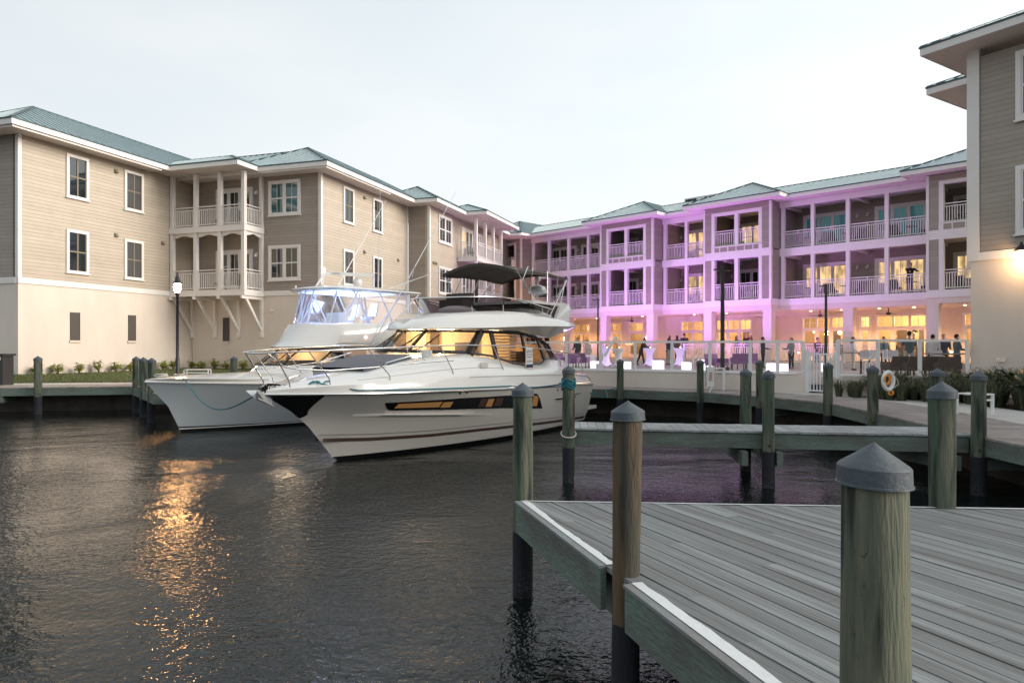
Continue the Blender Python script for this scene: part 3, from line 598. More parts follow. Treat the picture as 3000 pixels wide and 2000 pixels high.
# small wall vents on the siding
for fr, s, z in ((fA, 4.95, 7.95), (fA, 7.9, 7.95), (fA, 4.95, 11.1), (fC, 4.4, 7.95), (fC, 8.6, 7.95), (fE, .6, 7.95), (fE, 1.0, 7.95), (fC, 4.4, 11.1)):
    mb = MB(); mb.add([fr.P(s-.1, 0, z-.1), fr.P(s+.1, 0, z-.1), fr.P(s+.1, 0, z+.1), fr.P(s-.1, 0, z+.1), fr.P(s-.07, .14, z-.08), fr.P(s+.07, .14, z-.08), fr.P(s+.07, .05, z+.08), fr.P(s-.07, .05, z+.08)], [(0,1,2,3),(4,5,6,7),(0,1,5,4),(1,2,6,5),(2,3,7,6),(3,0,4,7)]); mb.build('vent_hood', M['muntin_tan'], LB)
mb = MB(); mb.box(5.35, 5.5, 0, .12, 4.3, 4.42, fB); mb.build('wall_camera', M['white_trim'], LB)
def sconce(fr, s, z, t, d=0, m='white_trim'):
    mb = MB(); mb.box(s-.05, s+.05, d, d+.03, z-.1, z+.1, fr); mb.box(s-.02, s+.02, d+.03, d+.13, z+.02, z+.05, fr); c = fr.P(s, d+.14, z-.02)
    mb.lathe([(.085, -.12), (.07, -.02), (.03, .03), (.01, .06)], c, 10); return mb.build('wall_light', M[m], t)
def balcony(fr, posts, dep, t, base_floor, doors, brackets=True, scallop=True, soff=0):
    s0, s1 = posts[0]-.1, posts[-1]+.1
    for fi, z in enumerate((5.42, 8.8)):
        mb = MB(); mb.box(s0-.06, s1+.06, .0, dep+.06, z-.02, z+.0, fr); mb.box(s0-.05, s1+.05, dep-.12, dep+.05, z-.32, z-.021, fr); mb.box(s0-.05, s0+.1, .05, dep-.121, z-.32, z-.021, fr); mb.box(s1-.1, s1+.05, .05, dep-.121, z-.32, z-.021, fr); mb.box(s0, s1, .05, dep-.13, z-.2, z-.03, fr)
        b = mb.build('balcony_floor', M['white_trim'], t)
        top = 8.48 if z < 8 else 11.6; mb = MB()
        for s in posts: mb.box(s-.1, s+.1, dep-.2, dep, z, top, fr)
        mb.box(posts[-1]-.1, posts[-1]+.08, .0, .18, z, top, fr)
        mb.build('balcony_posts', M['white_trim'], t)
        for a, c in zip(posts[:-1], posts[1:]): railing(fr, a+.1, c-.1, dep-.1, z, t)
        railing(fr, .18, dep-.2, posts[-1], z, t, along='d')
        if posts[0] > .5: railing(fr, .18, dep-.2, posts[0], z, t, along='d')
        if z < 8 and scallop:
            mb = MB()
            for a, c in list(zip(posts[:-1], posts[1:])):
                a, c = a+.1, c-.1; n = 12; pts = [fr.P(a, dep-.11, 8.5)]
                for i in range(n+1): u = i/n; pts.append(fr.P(a+(c-a)*u, dep-.11, 8.5-.12-.13*abs(math.cos(math.pi*u))**1.5))
                pts.append(fr.P(c, dep-.11, 8.5)); mb.prism(pts[::-1], fr.dirv(0, -.05, 0))
            a, c = .18, dep-.2; pts = [fr.P(posts[-1], a, 8.5)]+[fr.P(posts[-1], a+(c-a)*i/10, 8.5-.12-.13*abs(math.cos(math.pi*i/10))**1.5) for i in range(11)]+[fr.P(posts[-1], c, 8.5)]; mb.prism(pts, fr.dirv(.05, 0, 0))
            mb.build('scalloped_trim', M['white_trim'], t)
        for (a, c, pane) in doors: window(fr, a, c, z+.02, z+2.3, t, 'door', pane if z > 8 else 'dark_glass')
        sconce(fr, doors[-1][1]+.25, z+2.0, t)
    if brackets:
        for s in posts:
            mb = MB(); mb.box(s-.07, s+.07, .0, .16, 2.92, 5.10, fr); mb.box(s-.07, s+.07, .16, dep+.12, 4.93, 5.09, fr); p, q = fr.P(s, .12, 3.3), fr.P(s, dep-.25, 4.95); mb.beam(p, q, .12, .14, up=fr.dirv(0, 0, 1)); mb.build('bracket', M['white_trim'], t)
balcony(fB, [.15, 1.72, 3.3, 4.8], 1.6, LB, True, [(1.75, 4.2, 'dark_glass')])
balcony(fE, [4.75, 6.6, 8.3, 10.1], 1.5, LB, False, [(5.3, 7.6, 'dark_glass'), (8.4, 9.8, 'dark_glass')], scallop=False)
mat('door_glow', (.4, .3, .15), .3, emit=(1, .66, .30), es=.55)
mb = MB(); mb.box(5.45, 6.1, .03, .036, 9.1, 11.0, fE); mb.build('lit_door_glass', M['door_glow'], LB)
E_ = 11.87
hip_roof(fA, -1.05, 15, -7, 1.05, E_, .52, LB, True, False)                       # ridge along A
hip_roof(f0, -22, .95, -6.9, .95, E_-.09, .52, LB, False, True, soff=.05)      # the wing that faces the camera at far left
hip_roof(fC, -1.05, 13.5, -6.0, 1.05, E_+.002, .52, LB, True, True, soff=-.006)
hip_roof(fB, -3, 9.40, -5.9, .97, E_-.08, .52, LB, False, True, soff=.03)
hip_roof(fB, -.4, 5.35, -1.5, 2.65, E_+.010, .40, LB, False, True, soff=.018, fasc=(0,1,0,1))
hip_roof(fE, -1.05, 24, -4.4, 1.05, E_+.006, .52, LB, True, True, soff=.014)
hip_roof(fE, 3.9, 11.2, -2.2, 2.55, E_+.001, .40, LB, True, True, soff=-.012)
hip_roof(fE, 13.4, 18.6, -1.5, 1.9, E_-.05, .40, LB, True, True, soff=-.014, fasc=(0,1,1,1))
# balcony bay beyond
for z in (5.42, 8.8):
    mb = MB(); mb.box(14, 18, 0, 1.0, z-.3, z, fE); mb.build('balcony_floor', M['white_trim'], LB); railing(fE, 14, 18, .95, z, LB)
# ================================================================= right building
fR = Fr((14.7, 22.7), R(-56.8)); fR2 = Fr((14.7, 22.7), R(33.2))
RB = thing('apartment_building', (18, 18, .9), 'brown sided building with cream base cut by the right edge of the photo', 'building', world=True)
wall(fR, 0, 26, RB, 'brown_or_shaded_siding'); 
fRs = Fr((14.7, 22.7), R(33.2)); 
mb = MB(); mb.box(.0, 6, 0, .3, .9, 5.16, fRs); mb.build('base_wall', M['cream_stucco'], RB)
mb = MB(); mb.box(.0, 6, 0, .3, 5.42, 11.9, fRs); mb.build('upper_wall', M['brown_or_shaded_siding'], RB)
mb = MB(); mb.box(-.1, .26, -.03, .035, ZS, 11.9, fR); mb.build('corner_trim', M['white_trim'], RB)
mb = MB(); mb.box(-.10, .25, .036, .05, ZB0, ZS, fR); mb.build('band_trim', M['white_trim'], RB)
for z0, z1 in ((5.86, 7.94), (9.33, 11.42)):
    window(fR, 1.28, 2.5, z0, z1, RB, 'double', 'dark_glass', tw=.15); window(fR, 5.0, 6.2, z0, z1, RB, 'double', 'dark_glass', tw=.15)
hip_roof(fR, -1.05, 27, -9, 1.05, 12.12, .42, RB, True, True)
hip_roof(fR, -2.74, 3, -12, -2.75, 12.1, .42, RB, True, True, soff=.008)
fRw = Fr((16.9, 26.2), R(-56.8)); mb = MB(); mb.box(-.02, 6, -8, 0, 5.3, 11.9, fRw); mb.build('upper_wall', M['brown_or_shaded_siding'], RB); mb = MB(); mb.box(-.06, .12, -.12, .03, 5.3, 11.85, fRw); mb.build('downpipe', M['white_trim'], RB)
t = thing('wall_lantern', tuple(fR.P(1.52, .12, 5.0)), 'lit globe lantern mounted on the band of the right building', 'lantern', world=True)
c = fR.P(1.52, .28, 5.2); mb = MB(); mb.sphere(c, .13, 14); mb.build('globe', M['globe_glow'], t, smooth=80)
mb = MB(); mb.lathe([(.2, .12), (.17, .17), (.06, .27), (.03, .38)], c, 14); mb.box(1.48, 1.56, .045, .2, 5.45, 5.5, fR); mb.build('hood', M['black_metal'], t)
point_light('bulb', tuple(fR.P(1.52, .42, 5.1)), (1, .58, .28), 62, .13, t)
mb = MB(); mb.box(.76, 1.0, 0, .05, 1.97, 2.07, fR); o = mb.build('vent_cover', M['chrome'], RB)
# ================================================================= central building
fM = Fr((17.35, 45.0), R(-45))
CB = thing('hotel_building', (14, 48, 1.5), 'long three storey hotel with open balconies washed in purple light across the terrace', 'building', world=True)
F2, F3 = 5.45, 8.65
BAYS = [(-28.2, -22.25, 2), (-13.85, -9.1, 2), (-5.08, -.36, 2), (8.32, 13.2, 2)]     # projecting bays (s0, s1)
REC = [(-22.25, -13.85, [-20.2, -18.05, -16.0]), (-9.1, -5.08, [-7.15]), (-.36, 8.32, [1.72, 3.81, 5.96])]
JUT = 1.2; S0, S1 = -30, 15
# back walls, floor slabs
mb = MB(); mb.box(S0, S1, -2.7, -2.45, 5.0, 11.7, fM); mb.build('back_wall', M['brown_or_shaded_siding'], CB)
mb = MB(); mb.box(S0, S1, -2.44, -.02, F2-.25, F2, fM); mb.box(S0, S1, -2.44, -.02, F3-.3, F3, fM); mb.box(S0, S1, -2.43, -.02, 11.45, 11.6, fM); mb.build('balcony_floor', M['soffit'], CB)
def cross_beams(s):
    pass
# beams (joists) under the ceilings
for z in (F3-.31, 11.44):
    mb = MB(); x = S0+.6
    while x < S1: mb.box(x-.1, x+.1, -2.4, -.05, z-.22, z, fM); x += 4.2
    mb.build('ceiling_beam', M['soffit'], CB)
def band(s0, s1, d):
    mb = MB(); mb.box(s0, s1, d-.25, d, F3-.5, F3, fM); mb.build('floor_band', M['white_trim'], CB)
    mb = MB(); mb.box(s0, s1, d-.25, d+.03, F2-.4, F2, fM); mb.build('floor_band', M['white_trim'], CB)
    mb = MB(); mb.box(s0, s1, d-.35, d-.02, 4.75, F2-.401, fM); mb.build('porch_beam', M['cream_stucco'], CB)
    mb = MB(); mb.box(s0, s1, d-.2, d, 11.25, 11.6, fM); mb.build('top_beam', M['white_trim'], CB)
for s0, s1, ps in REC:
    band(s0, s1, 0)
    for z, zt in ((F2, F3-.5), (F3, 11.25)):
        for p in ps+([s0+.2] if s0 > -23 else []):
            mb = MB(); mb.box(p-.11, p+.11, -.22, -.0, z, zt, fM); mb.build('balcony_post', M['white_trim'], CB)
        e = [s0+.06]+ps+[s1]
        for i, (a, b) in enumerate(zip(e[:-1], e[1:])): railing(fM, a+(.1 if i else .25), b-(.11 if i < len(e)-2 else 0), -.12, z, CB)
for s0, s1, n in BAYS:
    J = JUT; a, b = s0+.62, s1-.62; m_ = (a+b)/2
    band(s0, s1, J)
    for z, zt in ((F2, F3-.5), (F3, 11.25)):
        mb = MB(); mb.box(s0, a, J-.3, J-.01, z, zt, fM); mb.box(s0, s0+.25, -.2, J-.3, z, zt+.4, fM); mb.build('bay_pier', M['brown_or_shaded_siding'], CB)
        mb = MB(); mb.box(b, s1, J-.3, J-.01, z, zt, fM); mb.box(s1-.25, s1, -.2, J-.3, z, zt+.4, fM); mb.build('bay_pier', M['brown_or_shaded_siding'], CB)
        if z == F3: mb = MB(); mb.box(s0, s1, J-.29, J+.001, 11.26, 11.61, fM); mb.build('bay_header', M['brown_or_shaded_siding'], CB)
        for q0, q1, e0, e1, zz in ((a-.02, a+.2, J-.28, J+.02, zt), (b-.2, b+.02, J-.28, J+.02, zt), (m_-.13, m_+.13, J-.26, J-.01, zt), (s0-.01, s0+.13, J-.14, J+.02, zt+.35), (s1-.13, s1+.02, J-.14, J+.02, zt+.35)):
            mb = MB(); mb.box(q0, q1, e0, e1, z, zz, fM); mb.build('bay_trim', M['white_trim'], CB)
        if z == F3: mb = MB(); mb.box(a+.2, b-.2, J-.27, J+.022, zt-.18, zt, fM); mb.build('bay_trim', M['white_trim'], CB)
        railing(fM, a+.2, m_-.13, J-.12, z+(.32 if z == F3 else 0), CB); railing(fM, m_+.13, b-.2, J-.12, z+(.32 if z == F3 else 0), CB)
        mb = MB(); mb.box(s0+.25, s1-.25, -.02, J-.25, z-.24, z-.003, fM); mb.build('balcony_floor', M['soffit'], CB)
    # small panelled frieze under the upper railing
    mb = MB(); mb.box(a, b, J-.2, J-.005, F3+.001, F3+.36, fM); mb.build('frieze_panel', M['brown_or_shaded_siding'], CB)
    mb = MB(); mb.box(a, b, J-.004, J+.02, F3+.30, F3+.37, fM); k = 6
    for i in range(k+1): x = a+(b-a)*i/k; mb.box(x-.03, x+.03, J-.004, J+.018, F3+.0, F3+.30, fM)
    mb.build('frieze_trim', M['white_trim'], CB)
    for q0 in (s0+.001, s1-.251):
        mb = MB(); mb.box(q0, q0+.25, -.5, J-.352, 4.752, F2-.402, fM); mb.build('porch_beam', M['cream_stucco'], CB); mb = MB(); mb.box(q0-.01, q0+.26, -.02, J-.252, F2-.4, F2-.002, fM); mb.build('floor_band', M['white_trim'], CB)
    for s in (s0+.28, s1-.28):
        mb = MB(); mb.box(s-.28, s+.28, J-.6, J-.03, 1.3, 4.60, fM); mb.box(s-.32, s+.32, J-.64, J+.0, 4.60, 4.752, fM); mb.build('porch_column', M['cream_stucco'], CB)
    for zz in ((F2-.26, F2-.27),): pass
for s in (3.81, -18.2):
    mb = MB(); mb.box(s-.28, s+.28, -.6, -.03, 1.3, 4.60, fM); mb.box(s-.32, s+.32, -.64, 0, 4.60, 4.752, fM); mb.build('porch_column', M['cream_stucco'], CB)
# doors behind the balconies: (s centre, floor, glass)
lit = 'lit_window'
mat('teal_glow', (.03, .16, .17), .15, emit=(.06, .42, .45), es=.08, coat=.5)  # dark teal glass, faint glow added to the pane itself
DO = [(-26, F2, 'dark_glass'), (-26, F3, 'dark_glass'), (-20.6, F2, 'dark_glass'), (-20.6, F3, 'dark_glass'), (-17.2, F2, 'dark_glass'), (-17.2, F3, 'dark_glass'), (-14.3, F2, 'dark_glass'), (-14.3, F3, 'dark_glass'), (-10.9, F2, 'dark_glass'), (-10.9, F3, 'dark_glass'),
      (-7.2, F2, lit), (-7.2, F3, lit), (-3.0, F2, 'dark_glass'), (-2.9, F3, lit), (1.6, F2, lit), (1.6, F3, 'teal_glow'), (6.0, F2, lit), (6.0, F3, 'teal_glow'), (10.2, F2, lit), (10.2, F3, 'dark_glass')]
for s, z, g_ in DO: window(fM, s-1.45, s+1.45, z+.01, z+2.35, CB, 'door', g_, d=-2.45)
for s in (-22.4, -19, -15.7, -12.6, -9.0, -8.6, -5.2, -4.9, -.6, 3.55, 4.15, 8.1):
    for z in (F2, F3): sconce(fM, s, z+1.95, CB, d=-2.45)
# unit dividers between the balconies
for s in (-22.0, -13.9, -9.1, -5.1, -.4, 8.3):
    mb = MB(); mb.box(s-.1, s+.1, -2.44, -.3, F2, F3-.31, fM); mb.box(s-.1, s+.1, -2.44, -.3, F3, 11.44, fM); mb.build('divider_wall', M['brown_or_shaded_siding'], CB)
# ---- ground floor porch: floor, ceiling, glazed fronts with rooms behind
mb = MB(); mb.box(S0, S1, -7.4, JUT-.05, .9, 1.55, fM); mb.build('porch_floor', M['terrace_floor'], CB)
mb = MB(); mb.box(S0, S1, -3.9, -.36, 4.72, 4.86, fM)
for s0, s1, n in BAYS: mb.box(s0, s1, -.359, JUT-.36, 4.72, 4.86, fM)
mb.build('porch_ceiling', M['soffit'], CB)
GW = [(-27, -23.5), (-21.8, -18.9), (-17.6, -15.6), (-14.8, -13.4), (-9.9, -8.0), (-6.9, -4.2), (-.5, 2.3), (3.2, 3.8), (4.2, 7.0), (8.95, 10.6)]
edges = [S0]+[v for g in GW for v in g]+[S1]
mb = MB()
for i in range(0, len(edges), 2): mb.box(edges[i], edges[i+1], -4.15, -3.9, 1.55, 4.72, fM)
for a, b in GW: mb.box(a, b, -4.15, -3.9, 4.35, 4.72, fM)
mb.build('porch_back_wall', M['cream_stucco'], CB)
mat('door_wood_warm', (.45, .32, .18), .5)
for a, b in GW:
    n = max(1, round((b-a)/.95)); wd = (b-a)/n; mb = MB(); d0, d1 = -3.98, -3.88
    mb.box(a-.08, b+.08, d0, d1, 4.30, 4.42, fM); mb.box(a, b, d0, d1-.004, 3.58, 3.68, fM)
    for i in range(n+1): x = a+wd*i; mb.box(x-.06, x+.06, d0+.002, d1-.002, 1.55, 4.30, fM)
    for i in range(n):
        x = a+wd*i; mb.box(x+.06, x+.14, d0+.01, d1-.01, 1.55, 3.58, fM); mb.box(x+wd-.14, x+wd-.06, d0+.01, d1-.01, 1.55, 3.58, fM); mb.box(x+.14, x+wd-.14, d0+.01, d1-.01, 3.44, 3.58, fM); mb.box(x+.14, x+wd-.14, d0+.01, d1-.01, 1.55, 1.8, fM)
        mb.box(x+wd/2-.012, x+wd/2+.012, d0+.02, d1-.03, 3.68, 4.30, fM); mb.box(x+.06, x+wd-.06, d0+.02, d1-.03, 3.98, 4.0, fM)
    w_ = mb.build('glazed_doors', M['white_trim'], CB)
    mb = MB(); mb.box(a, b, -3.935, -3.93, 1.6, 4.30, fM); mb.build('pane', M['room_glass'], w_)
mat('room_wall', (.62, .50, .33), .8, var=.06); mat('room_floor', (.22, .13, .07), .5); mat('shelf_dark', (.09, .06, .04), .6); mat('tile_cream', (.7, .6, .42), .35, var=.08, vs=10)
mb = MB(); mb.box(S0, S1, -7.6, -7.4, 1.5, 4.9, fM); mb.box(S0, S1, -7.4, -4.16, 4.5, 4.6, fM)
for s in (-23, -18.3, -15.2, -11.5, -7.5, -3.0, 2.9, 7.9, 13): mb.box(s-.06, s+.06, -7.39, -4.16, 1.56, 4.5, fM)
mb.build('room_walls', M['room_wall'], CB)
# furnishing seen through the glass
mb = MB(); rnd = random.Random(9)
for s in (-26, -20.6, -17, -6.0, .2, 1.6, 4.9, 6.2, 9.6):
    mb.box(s-.5, s+.5, -7.38, -7.2, 2.5, 3.6, fM)
    for k in range(3): mb.box(s-.8+rnd.random(), s-.5+rnd.random(), -6.6, -6.2, 1.56, 2.3+rnd.random()*.3, fM)
mb.build('room_furniture', M['shelf_dark'], CB)
warm = (1, .60, .28)
for s, wv in ((-20.6, 120), (-16.6, 100), (-14.1, 60), (-9.0, 170), (-5.6, 190), (.9, 150), (3.5, 40), (5.6, 210), (9.8, 140)): point_light('room_light', tuple(fM.P(s, -5.8, 4.1)), (1, .68, .36), wv, .25, CB)
# downlights in the porch ceiling
for s, d_ in ((-21.3, -1.9), (-19.0, -1.9), (-16.6, -1.9), (-11.5, -1.0), (-7.2, -1.2), (-4.4, -.7), (-1.4, -.7), (.9, -1.8), (2.8, -1.8), (5.0, -1.8), (6.9, -1.8), (9.6, -1.2)):
    p = fM.P(s, d_, 4.71); mb = MB(); mb.lathe([(.075, -.012), (.075, .0)], p, 12); mb.build('downlight', M['downlight_glow'], CB)
    point_light('downlight_beam', tuple(fM.P(s, d_, 4.62)), (1, .50, .19), 400, .07, CB, 'SPOT', spot_size=R(140), spot_blend=.8)
for s in (-19.5, -12.2, -1.6, 1.72, 5.7):
    p = fM.P(s, -1.2 if s not in (-12.2, -1.6) else -.6, 4.35); 
    t = thing('ceiling_fan', tuple(p), {-19.5:'dark ceiling fan under the porch behind the yacht stern', -12.2:'dark ceiling fan between the two leftmost purple columns', -1.6:'dark ceiling fan over the three people on the porch', 1.72:'dark ceiling fan just left of the black light pole by the gate', 5.7:'dark ceiling fan in front of the pendant-lit kitchen windows'}[s], 'ceiling fan', 'ceiling fans under the hotel porch')
    mb = MB(); mb.lathe([(.03, .35), (.03, .1), (.12, .08), (.14, .0), (.1, -.06), (.02, -.08)], (0,0,0), 12); mb.build('motor', M['black_metal'], t)
    for k in range(5):
        a_ = k*2*math.pi/5+s; u = Vector((math.cos(a_), math.sin(a_), 0)); mb = MB(); mb.beam(u*.12, u*.75+Vector((0,0,.02)), .13, .012, up=(0, 0, 1)); mb.build('blade', M['black_plastic'], t)
# pendants and globes inside
lab_p = ['left globe of the porch restaurant window', 'second globe lamp inside the restaurant window', 'third globe lamp inside the restaurant window', 'right globe lamp inside the restaurant window', 'low globe lamp deep in the restaurant window']
for k, (s, z) in enumerate(((-.2, 3.45), (.55, 3.25), (.75, 3.5), (1.45, 3.35), (1.85, 3.35))):
    t = thing('globe_pendant', tuple(fM.P(s, -5.2, z)), 'glowing white '+lab_p[k], 'pendant lamp', 'globe pendants in the restaurant'); mb = MB(); mb.sphere((0,0,0), .13, 12); mb.build('globe', M['globe_glow'], t, smooth=80); mb = MB(); mb.tube([(0,0,.13), (0,0,4.5-z)], .008, 5); mb.build('cord', M['black_metal'], t)
for k, (s, z) in enumerate(((4.75, 3.1), (5.9, 3.4), (6.7, 3.05), (9.4, 3.1))):
    t = thing('dome_pendant', tuple(fM.P(s, -5.4, z)), 'dark dome pendant lamp inside the kitchen windows, '+['leftmost', 'second from left', 'third from left', 'rightmost, beside the right building'][k], 'pendant lamp', 'dome pendants in the kitchen'); mb = MB(); mb.lathe([(.24, -.1), (.2, -.02), (.06, .1), (.03, .18)], (0,0,0), 14, cap=False); mb.build('shade', M['black_metal'], t, smooth=60)
    mb = MB(); mb.sphere((0,0,-.06), .06, 8); mb.build('bulb', M['globe_glow'], t); mb = MB(); mb.tube([(0,0,.18), (0,0,4.5-z)], .008, 5); mb.build('cord', M['black_metal'], t)
# lamps on the porch piers
for s, lb in ((-12.9, 'lit porch lantern on the wall left of the first purple column'), (-21.6, 'lit porch lantern on the wall above the pool lift')):
    t = thing('porch_lantern', tuple(fM.P(s, -3.7, 3.1)), lb, 'lantern'); mb = MB(); mb.sphere((0,0,0), .12, 12, 1.3); mb.build('globe', M['globe_glow'], t, smooth=80); mb = MB(); mb.lathe([(.1, .16), (.03, .3)], (0,0,0), 8); mb.build('cap', M['black_metal'], t)
# roofs
hip_roof(fM, S0-2, S1+3, -6.4, 1.0, 11.87, .36, CB, True, True)
for i, (s0, s1, n) in enumerate(BAYS): hip_roof(fM, s0-1.0, s1+1.0, -6.0, JUT+1.0, 11.872+.003*i, .46, CB, False, True, soff=.006+.004*i)
# roof plant screen
p = fM.P(-8.0, -4.2, 12.6); fS = Fr((p.x, p.y), R(-45), 12.6)
t = thing('roof_screen', (p.x, p.y, 12.6), 'dark louvred plant screen with light frame on the hotel roof', 'roof unit', world=True)
mb = MB(); mb.box(-1.3, 1.3, -.7, .7, -.6, 1.0, fS); mb.build('louvre_panel', M['black_plastic'], t)
mb = MB()
for s in (-1.33, .6, 1.3): mb.box(s-.03, s+.03, .7, .76, -.6, 1.06, fS)
mb.box(-1.33, 1.33, .7, .76, 1.01, 1.07, fS); mb.box(1.3, 1.36, -.7, .7, 1.01, 1.07, fS); mb.box(-.35, .3, .701, .73, -.5, .98, fS); mb.build('frame', M['alu_white'], t)
# balustrade of the porch edge with gaps for the steps
t = thing('porch_balustrade', tuple(fM.P(-12, 2.6, 1.3)), 'long white picket balustrade along the hotel porch edge', 'railing', world=True)
for a, b in ((-24, -21.3), (-21.2, -18.4), (-18.3, -15.4), (-15.3, -13.0), (-6.2, -3.8), (-3.7, -1.0), (-.9, 1.6), (1.7, 4.2), (4.3, 6.4)): railing(fM, a, b, 1.75, 1.5, t, name='railing_section')
mb = MB()
for s in (-24, -21.25, -18.35, -15.35, -12.95, -6.25, -3.75, -.95, 1.65, 4.25, 6.45): mb.box(s-.04, s+.04, 1.71, 1.79, 1.3, 2.62, fM)
mb.build('rail_posts', M['white_trim'], t)
mb = MB(); mb.box(-24.2, 6.6, 1.2, 1.9, .95, 1.5, fM); tag_mesh(mb, 'porch_step_wall', M['cream_stucco'], 'low cream plinth under the porch balustrade', 'wall')
# ---------------------------------------------------------------- terrace
TL = [(-9, 31.5), (-3.4, 30.2), (3.05, 26.4), (9.45, 23.2)]
tp = [(*p, 1.22) for p in TL]+[(10.1, 22.3, 1.22), (14.6, 22.9, 1.22), (30, 34, 1.22), (22, 50, 1.22), (-6, 70, 1.22), (-9, 50, 1.22)]
mb = MB(); mb.poly(tp); props(mb.build('terrace', M['terrace_floor']), kind='structure')
t = thing('retaining_wall', (4, 26, .9), 'low cream stucco retaining wall with white cap under the glass fence', 'wall', world=True)
def thick_wall(mb, a, b, z0, z1, th, z1b=None):
    a, b = Vector(a), Vector(b); n = Vector((-(b-a).y, (b-a).x)).normalized()*th; z1b = z1 if z1b is None else z1b
    mb.box8([(*a, z0), (*b, z0), (*(b+n), z0), (*(a+n), z0), (*a, z1), (*b, z1b), (*(b+n), z1b), (*(a+n), z1)])
mb = MB(); cp = MB()
for a, b, za, zb in ((TL[0], TL[1], 1.52, 1.52), (TL[1], TL[2], 1.52, 1.52), (TL[2], (9.35, 23.25), 1.52, 1.5), ((10.12, 21.75), (14.62, 22.55), 1.5, 1.36)):
    thick_wall(mb, a, b, .8, za, .25, zb); n = (Vector(b)-Vector(a)).normalized(); nn = Vector((-n.y, n.x))
    thick_wall(cp, Vector(a)-nn*.02, Vector(b)-nn*.02, za+.002, za+.05, .3, zb+.05)
thick_wall(mb, (10.12, 21.95), (10.3, 23.4), .8, 1.48, .2); thick_wall(mb, (9.34, 23.26), (9.60, 22.99), .8, 1.49, .25)
mb.build('wall_body', M['cream_stucco'], t); cp.build('wall_cap', M['white_trim'], t)
mat('picket_white', (.8, .8, .8), .4)
def glass_fence(pts, zb, zt, label, name='glass_fence', per=0):
    t = thing(name, (*pts[0], 1.5), label, 'fence', world=True)
    for i, p in enumerate(pts):
        z = zb[0]+(zb[1]-zb[0])*i/(len(pts)-1); mb = MB(); mb.box(p[0]-.045, p[0]+.045, p[1]-.045, p[1]+.045, z-.1, zt, None); mb.build('post', M['picket_white'], t)
    for i, (a, b) in enumerate(zip(pts[:-1], pts[1:])):
        z = zb[0]+(zb[1]-zb[0])*i/(len(pts)-1); z2 = zb[0]+(zb[1]-zb[0])*(i+1)/(len(pts)-1); mb = MB(); mb.beam((*a, zt), (*b, zt), .09, .075); mb.build('top_rail', M['picket_white'], t)
        mb = MB(); mb.beam((*a, z+.04), (*b, z2+.04), .04, .05); mb.build('bottom_rail', M['picket_white'], t)
        mb = MB(); A, B = Vector(a), Vector(b); n = (B-A).normalized(); A, B = A+n*.05, B-n*.05; mb.poly([(*A, z+.08), (*B, z2+.08), (*B, zt-.04), (*A, zt-.04)]); mb.build('glass_panel', M['clear_glass'], t)
    return t
def on_line(px, a, b, off=.12):     # point of the wall line a-b in the direction of bearing px
    r = (px-1500)/2075; a, b = Vector(a), Vector(b); d = b-a; k = (a.x-r*a.y)/(r*d.y-d.x); return tuple(a+d*k+Vector((-d.y, d.x)).normalized()*off)
F1 = [on_line(px, TL[1], TL[2]) for px in (1330, 1440, 1550, 1655)]+[on_line(px, TL[2], TL[3]) for px in (1757, 1858, 1966, 2078, 2196, 2277, 2352)]
glass_fence(F1, (1.56, 1.55), 2.6, 'long white framed glass fence on the retaining wall in front of the cocktail tables')
F2_ = [on_line(px, (10.12, 21.75), (14.62, 22.55)) for px in (2462, 2580, 2703, 2843)]
glass_fence(F2_, (1.55, 1.40), 2.63, 'shorter white framed glass fence ending at the right building')
# gate
t = thing('white_gate', (9.9, 22.6, .9), 'white picket gate with square posts between the two glass fences', 'gate', world=True)
ga, gb = Vector((9.62, 22.9)), Vector((10.32, 22.1)); ga = Vector(on_line(2365, (9.4, 23.2), (10.4, 22.1), 0)); gb = Vector(on_line(2452, (9.4, 23.2), (10.4, 22.1), 0))
for p in (ga, gb): mb = MB(); mb.box(p.x-.05, p.x+.05, p.y-.05, p.y+.05, .9, 2.32); mb.build('gate_post', M['picket_white'], t)
mb = MB(); mb.beam((*ga, 2.2), (*gb, 2.2), .04, .05); mb.beam((*ga, 1.02), (*gb, 1.02), .04, .05)
for i in range(1, 9): p = ga.lerp(gb, i/9); mb.box(p.x-.018, p.x+.018, p.y-.018, p.y+.018, 1.02, 2.2)
mb.build('gate_leaf', M['picket_white'], t)
mb = MB(); mb.box(10.02, 10.1, 22.35, 22.4, 1.85, 2.1); mb.build('latch', M['alu_white'], t)
# purple event uplights standing on the terrace
UP = [(-20.6, 4.4, 140), (-14.6, 4.6, 620), (-11.4, 4.8, 1100), (-7.1, 4.8, 1500), (-2.7, 5.0, 1350), (2.2, 4.6, 640), (6.6, 4.4, 260)]
ul = ['behind the pool lift', 'left of the white cocktail table', 'behind the white cocktail table', 'centre, by the steps', 'by the tall black pole', 'near the gate', 'far right, behind the bar stools']
for i, (s, d_, wv) in enumerate(UP):
    p = fM.P(s, d_, 1.24); t = thing('uplight', tuple(p), 'small black purple uplight on the terrace, '+ul[i], 'uplight', 'purple uplights on the terrace'); mb = MB(); mb.lathe([(.1, 0), (.1, .03), (.08, .05), (.09, .22), (.07, .22)], (0,0,0), 12); mb.build('case', M['black_plastic'], t)
    mb = MB(); mb.lathe([(.06, .221), (.06, .225)], (0,0,0), 10); mb.build('lens', M['led_purple'], t)
    o = point_light('beam', (0, 0, .26), (.70, .27, 1), wv*1.12, .08, t, 'SPOT', spot_size=R(115), spot_blend=.9); tgt = fM.P(s, 0, 8.2)-p; o.rotation_euler = (-tgt).to_track_quat('Z', 'Y').to_euler()

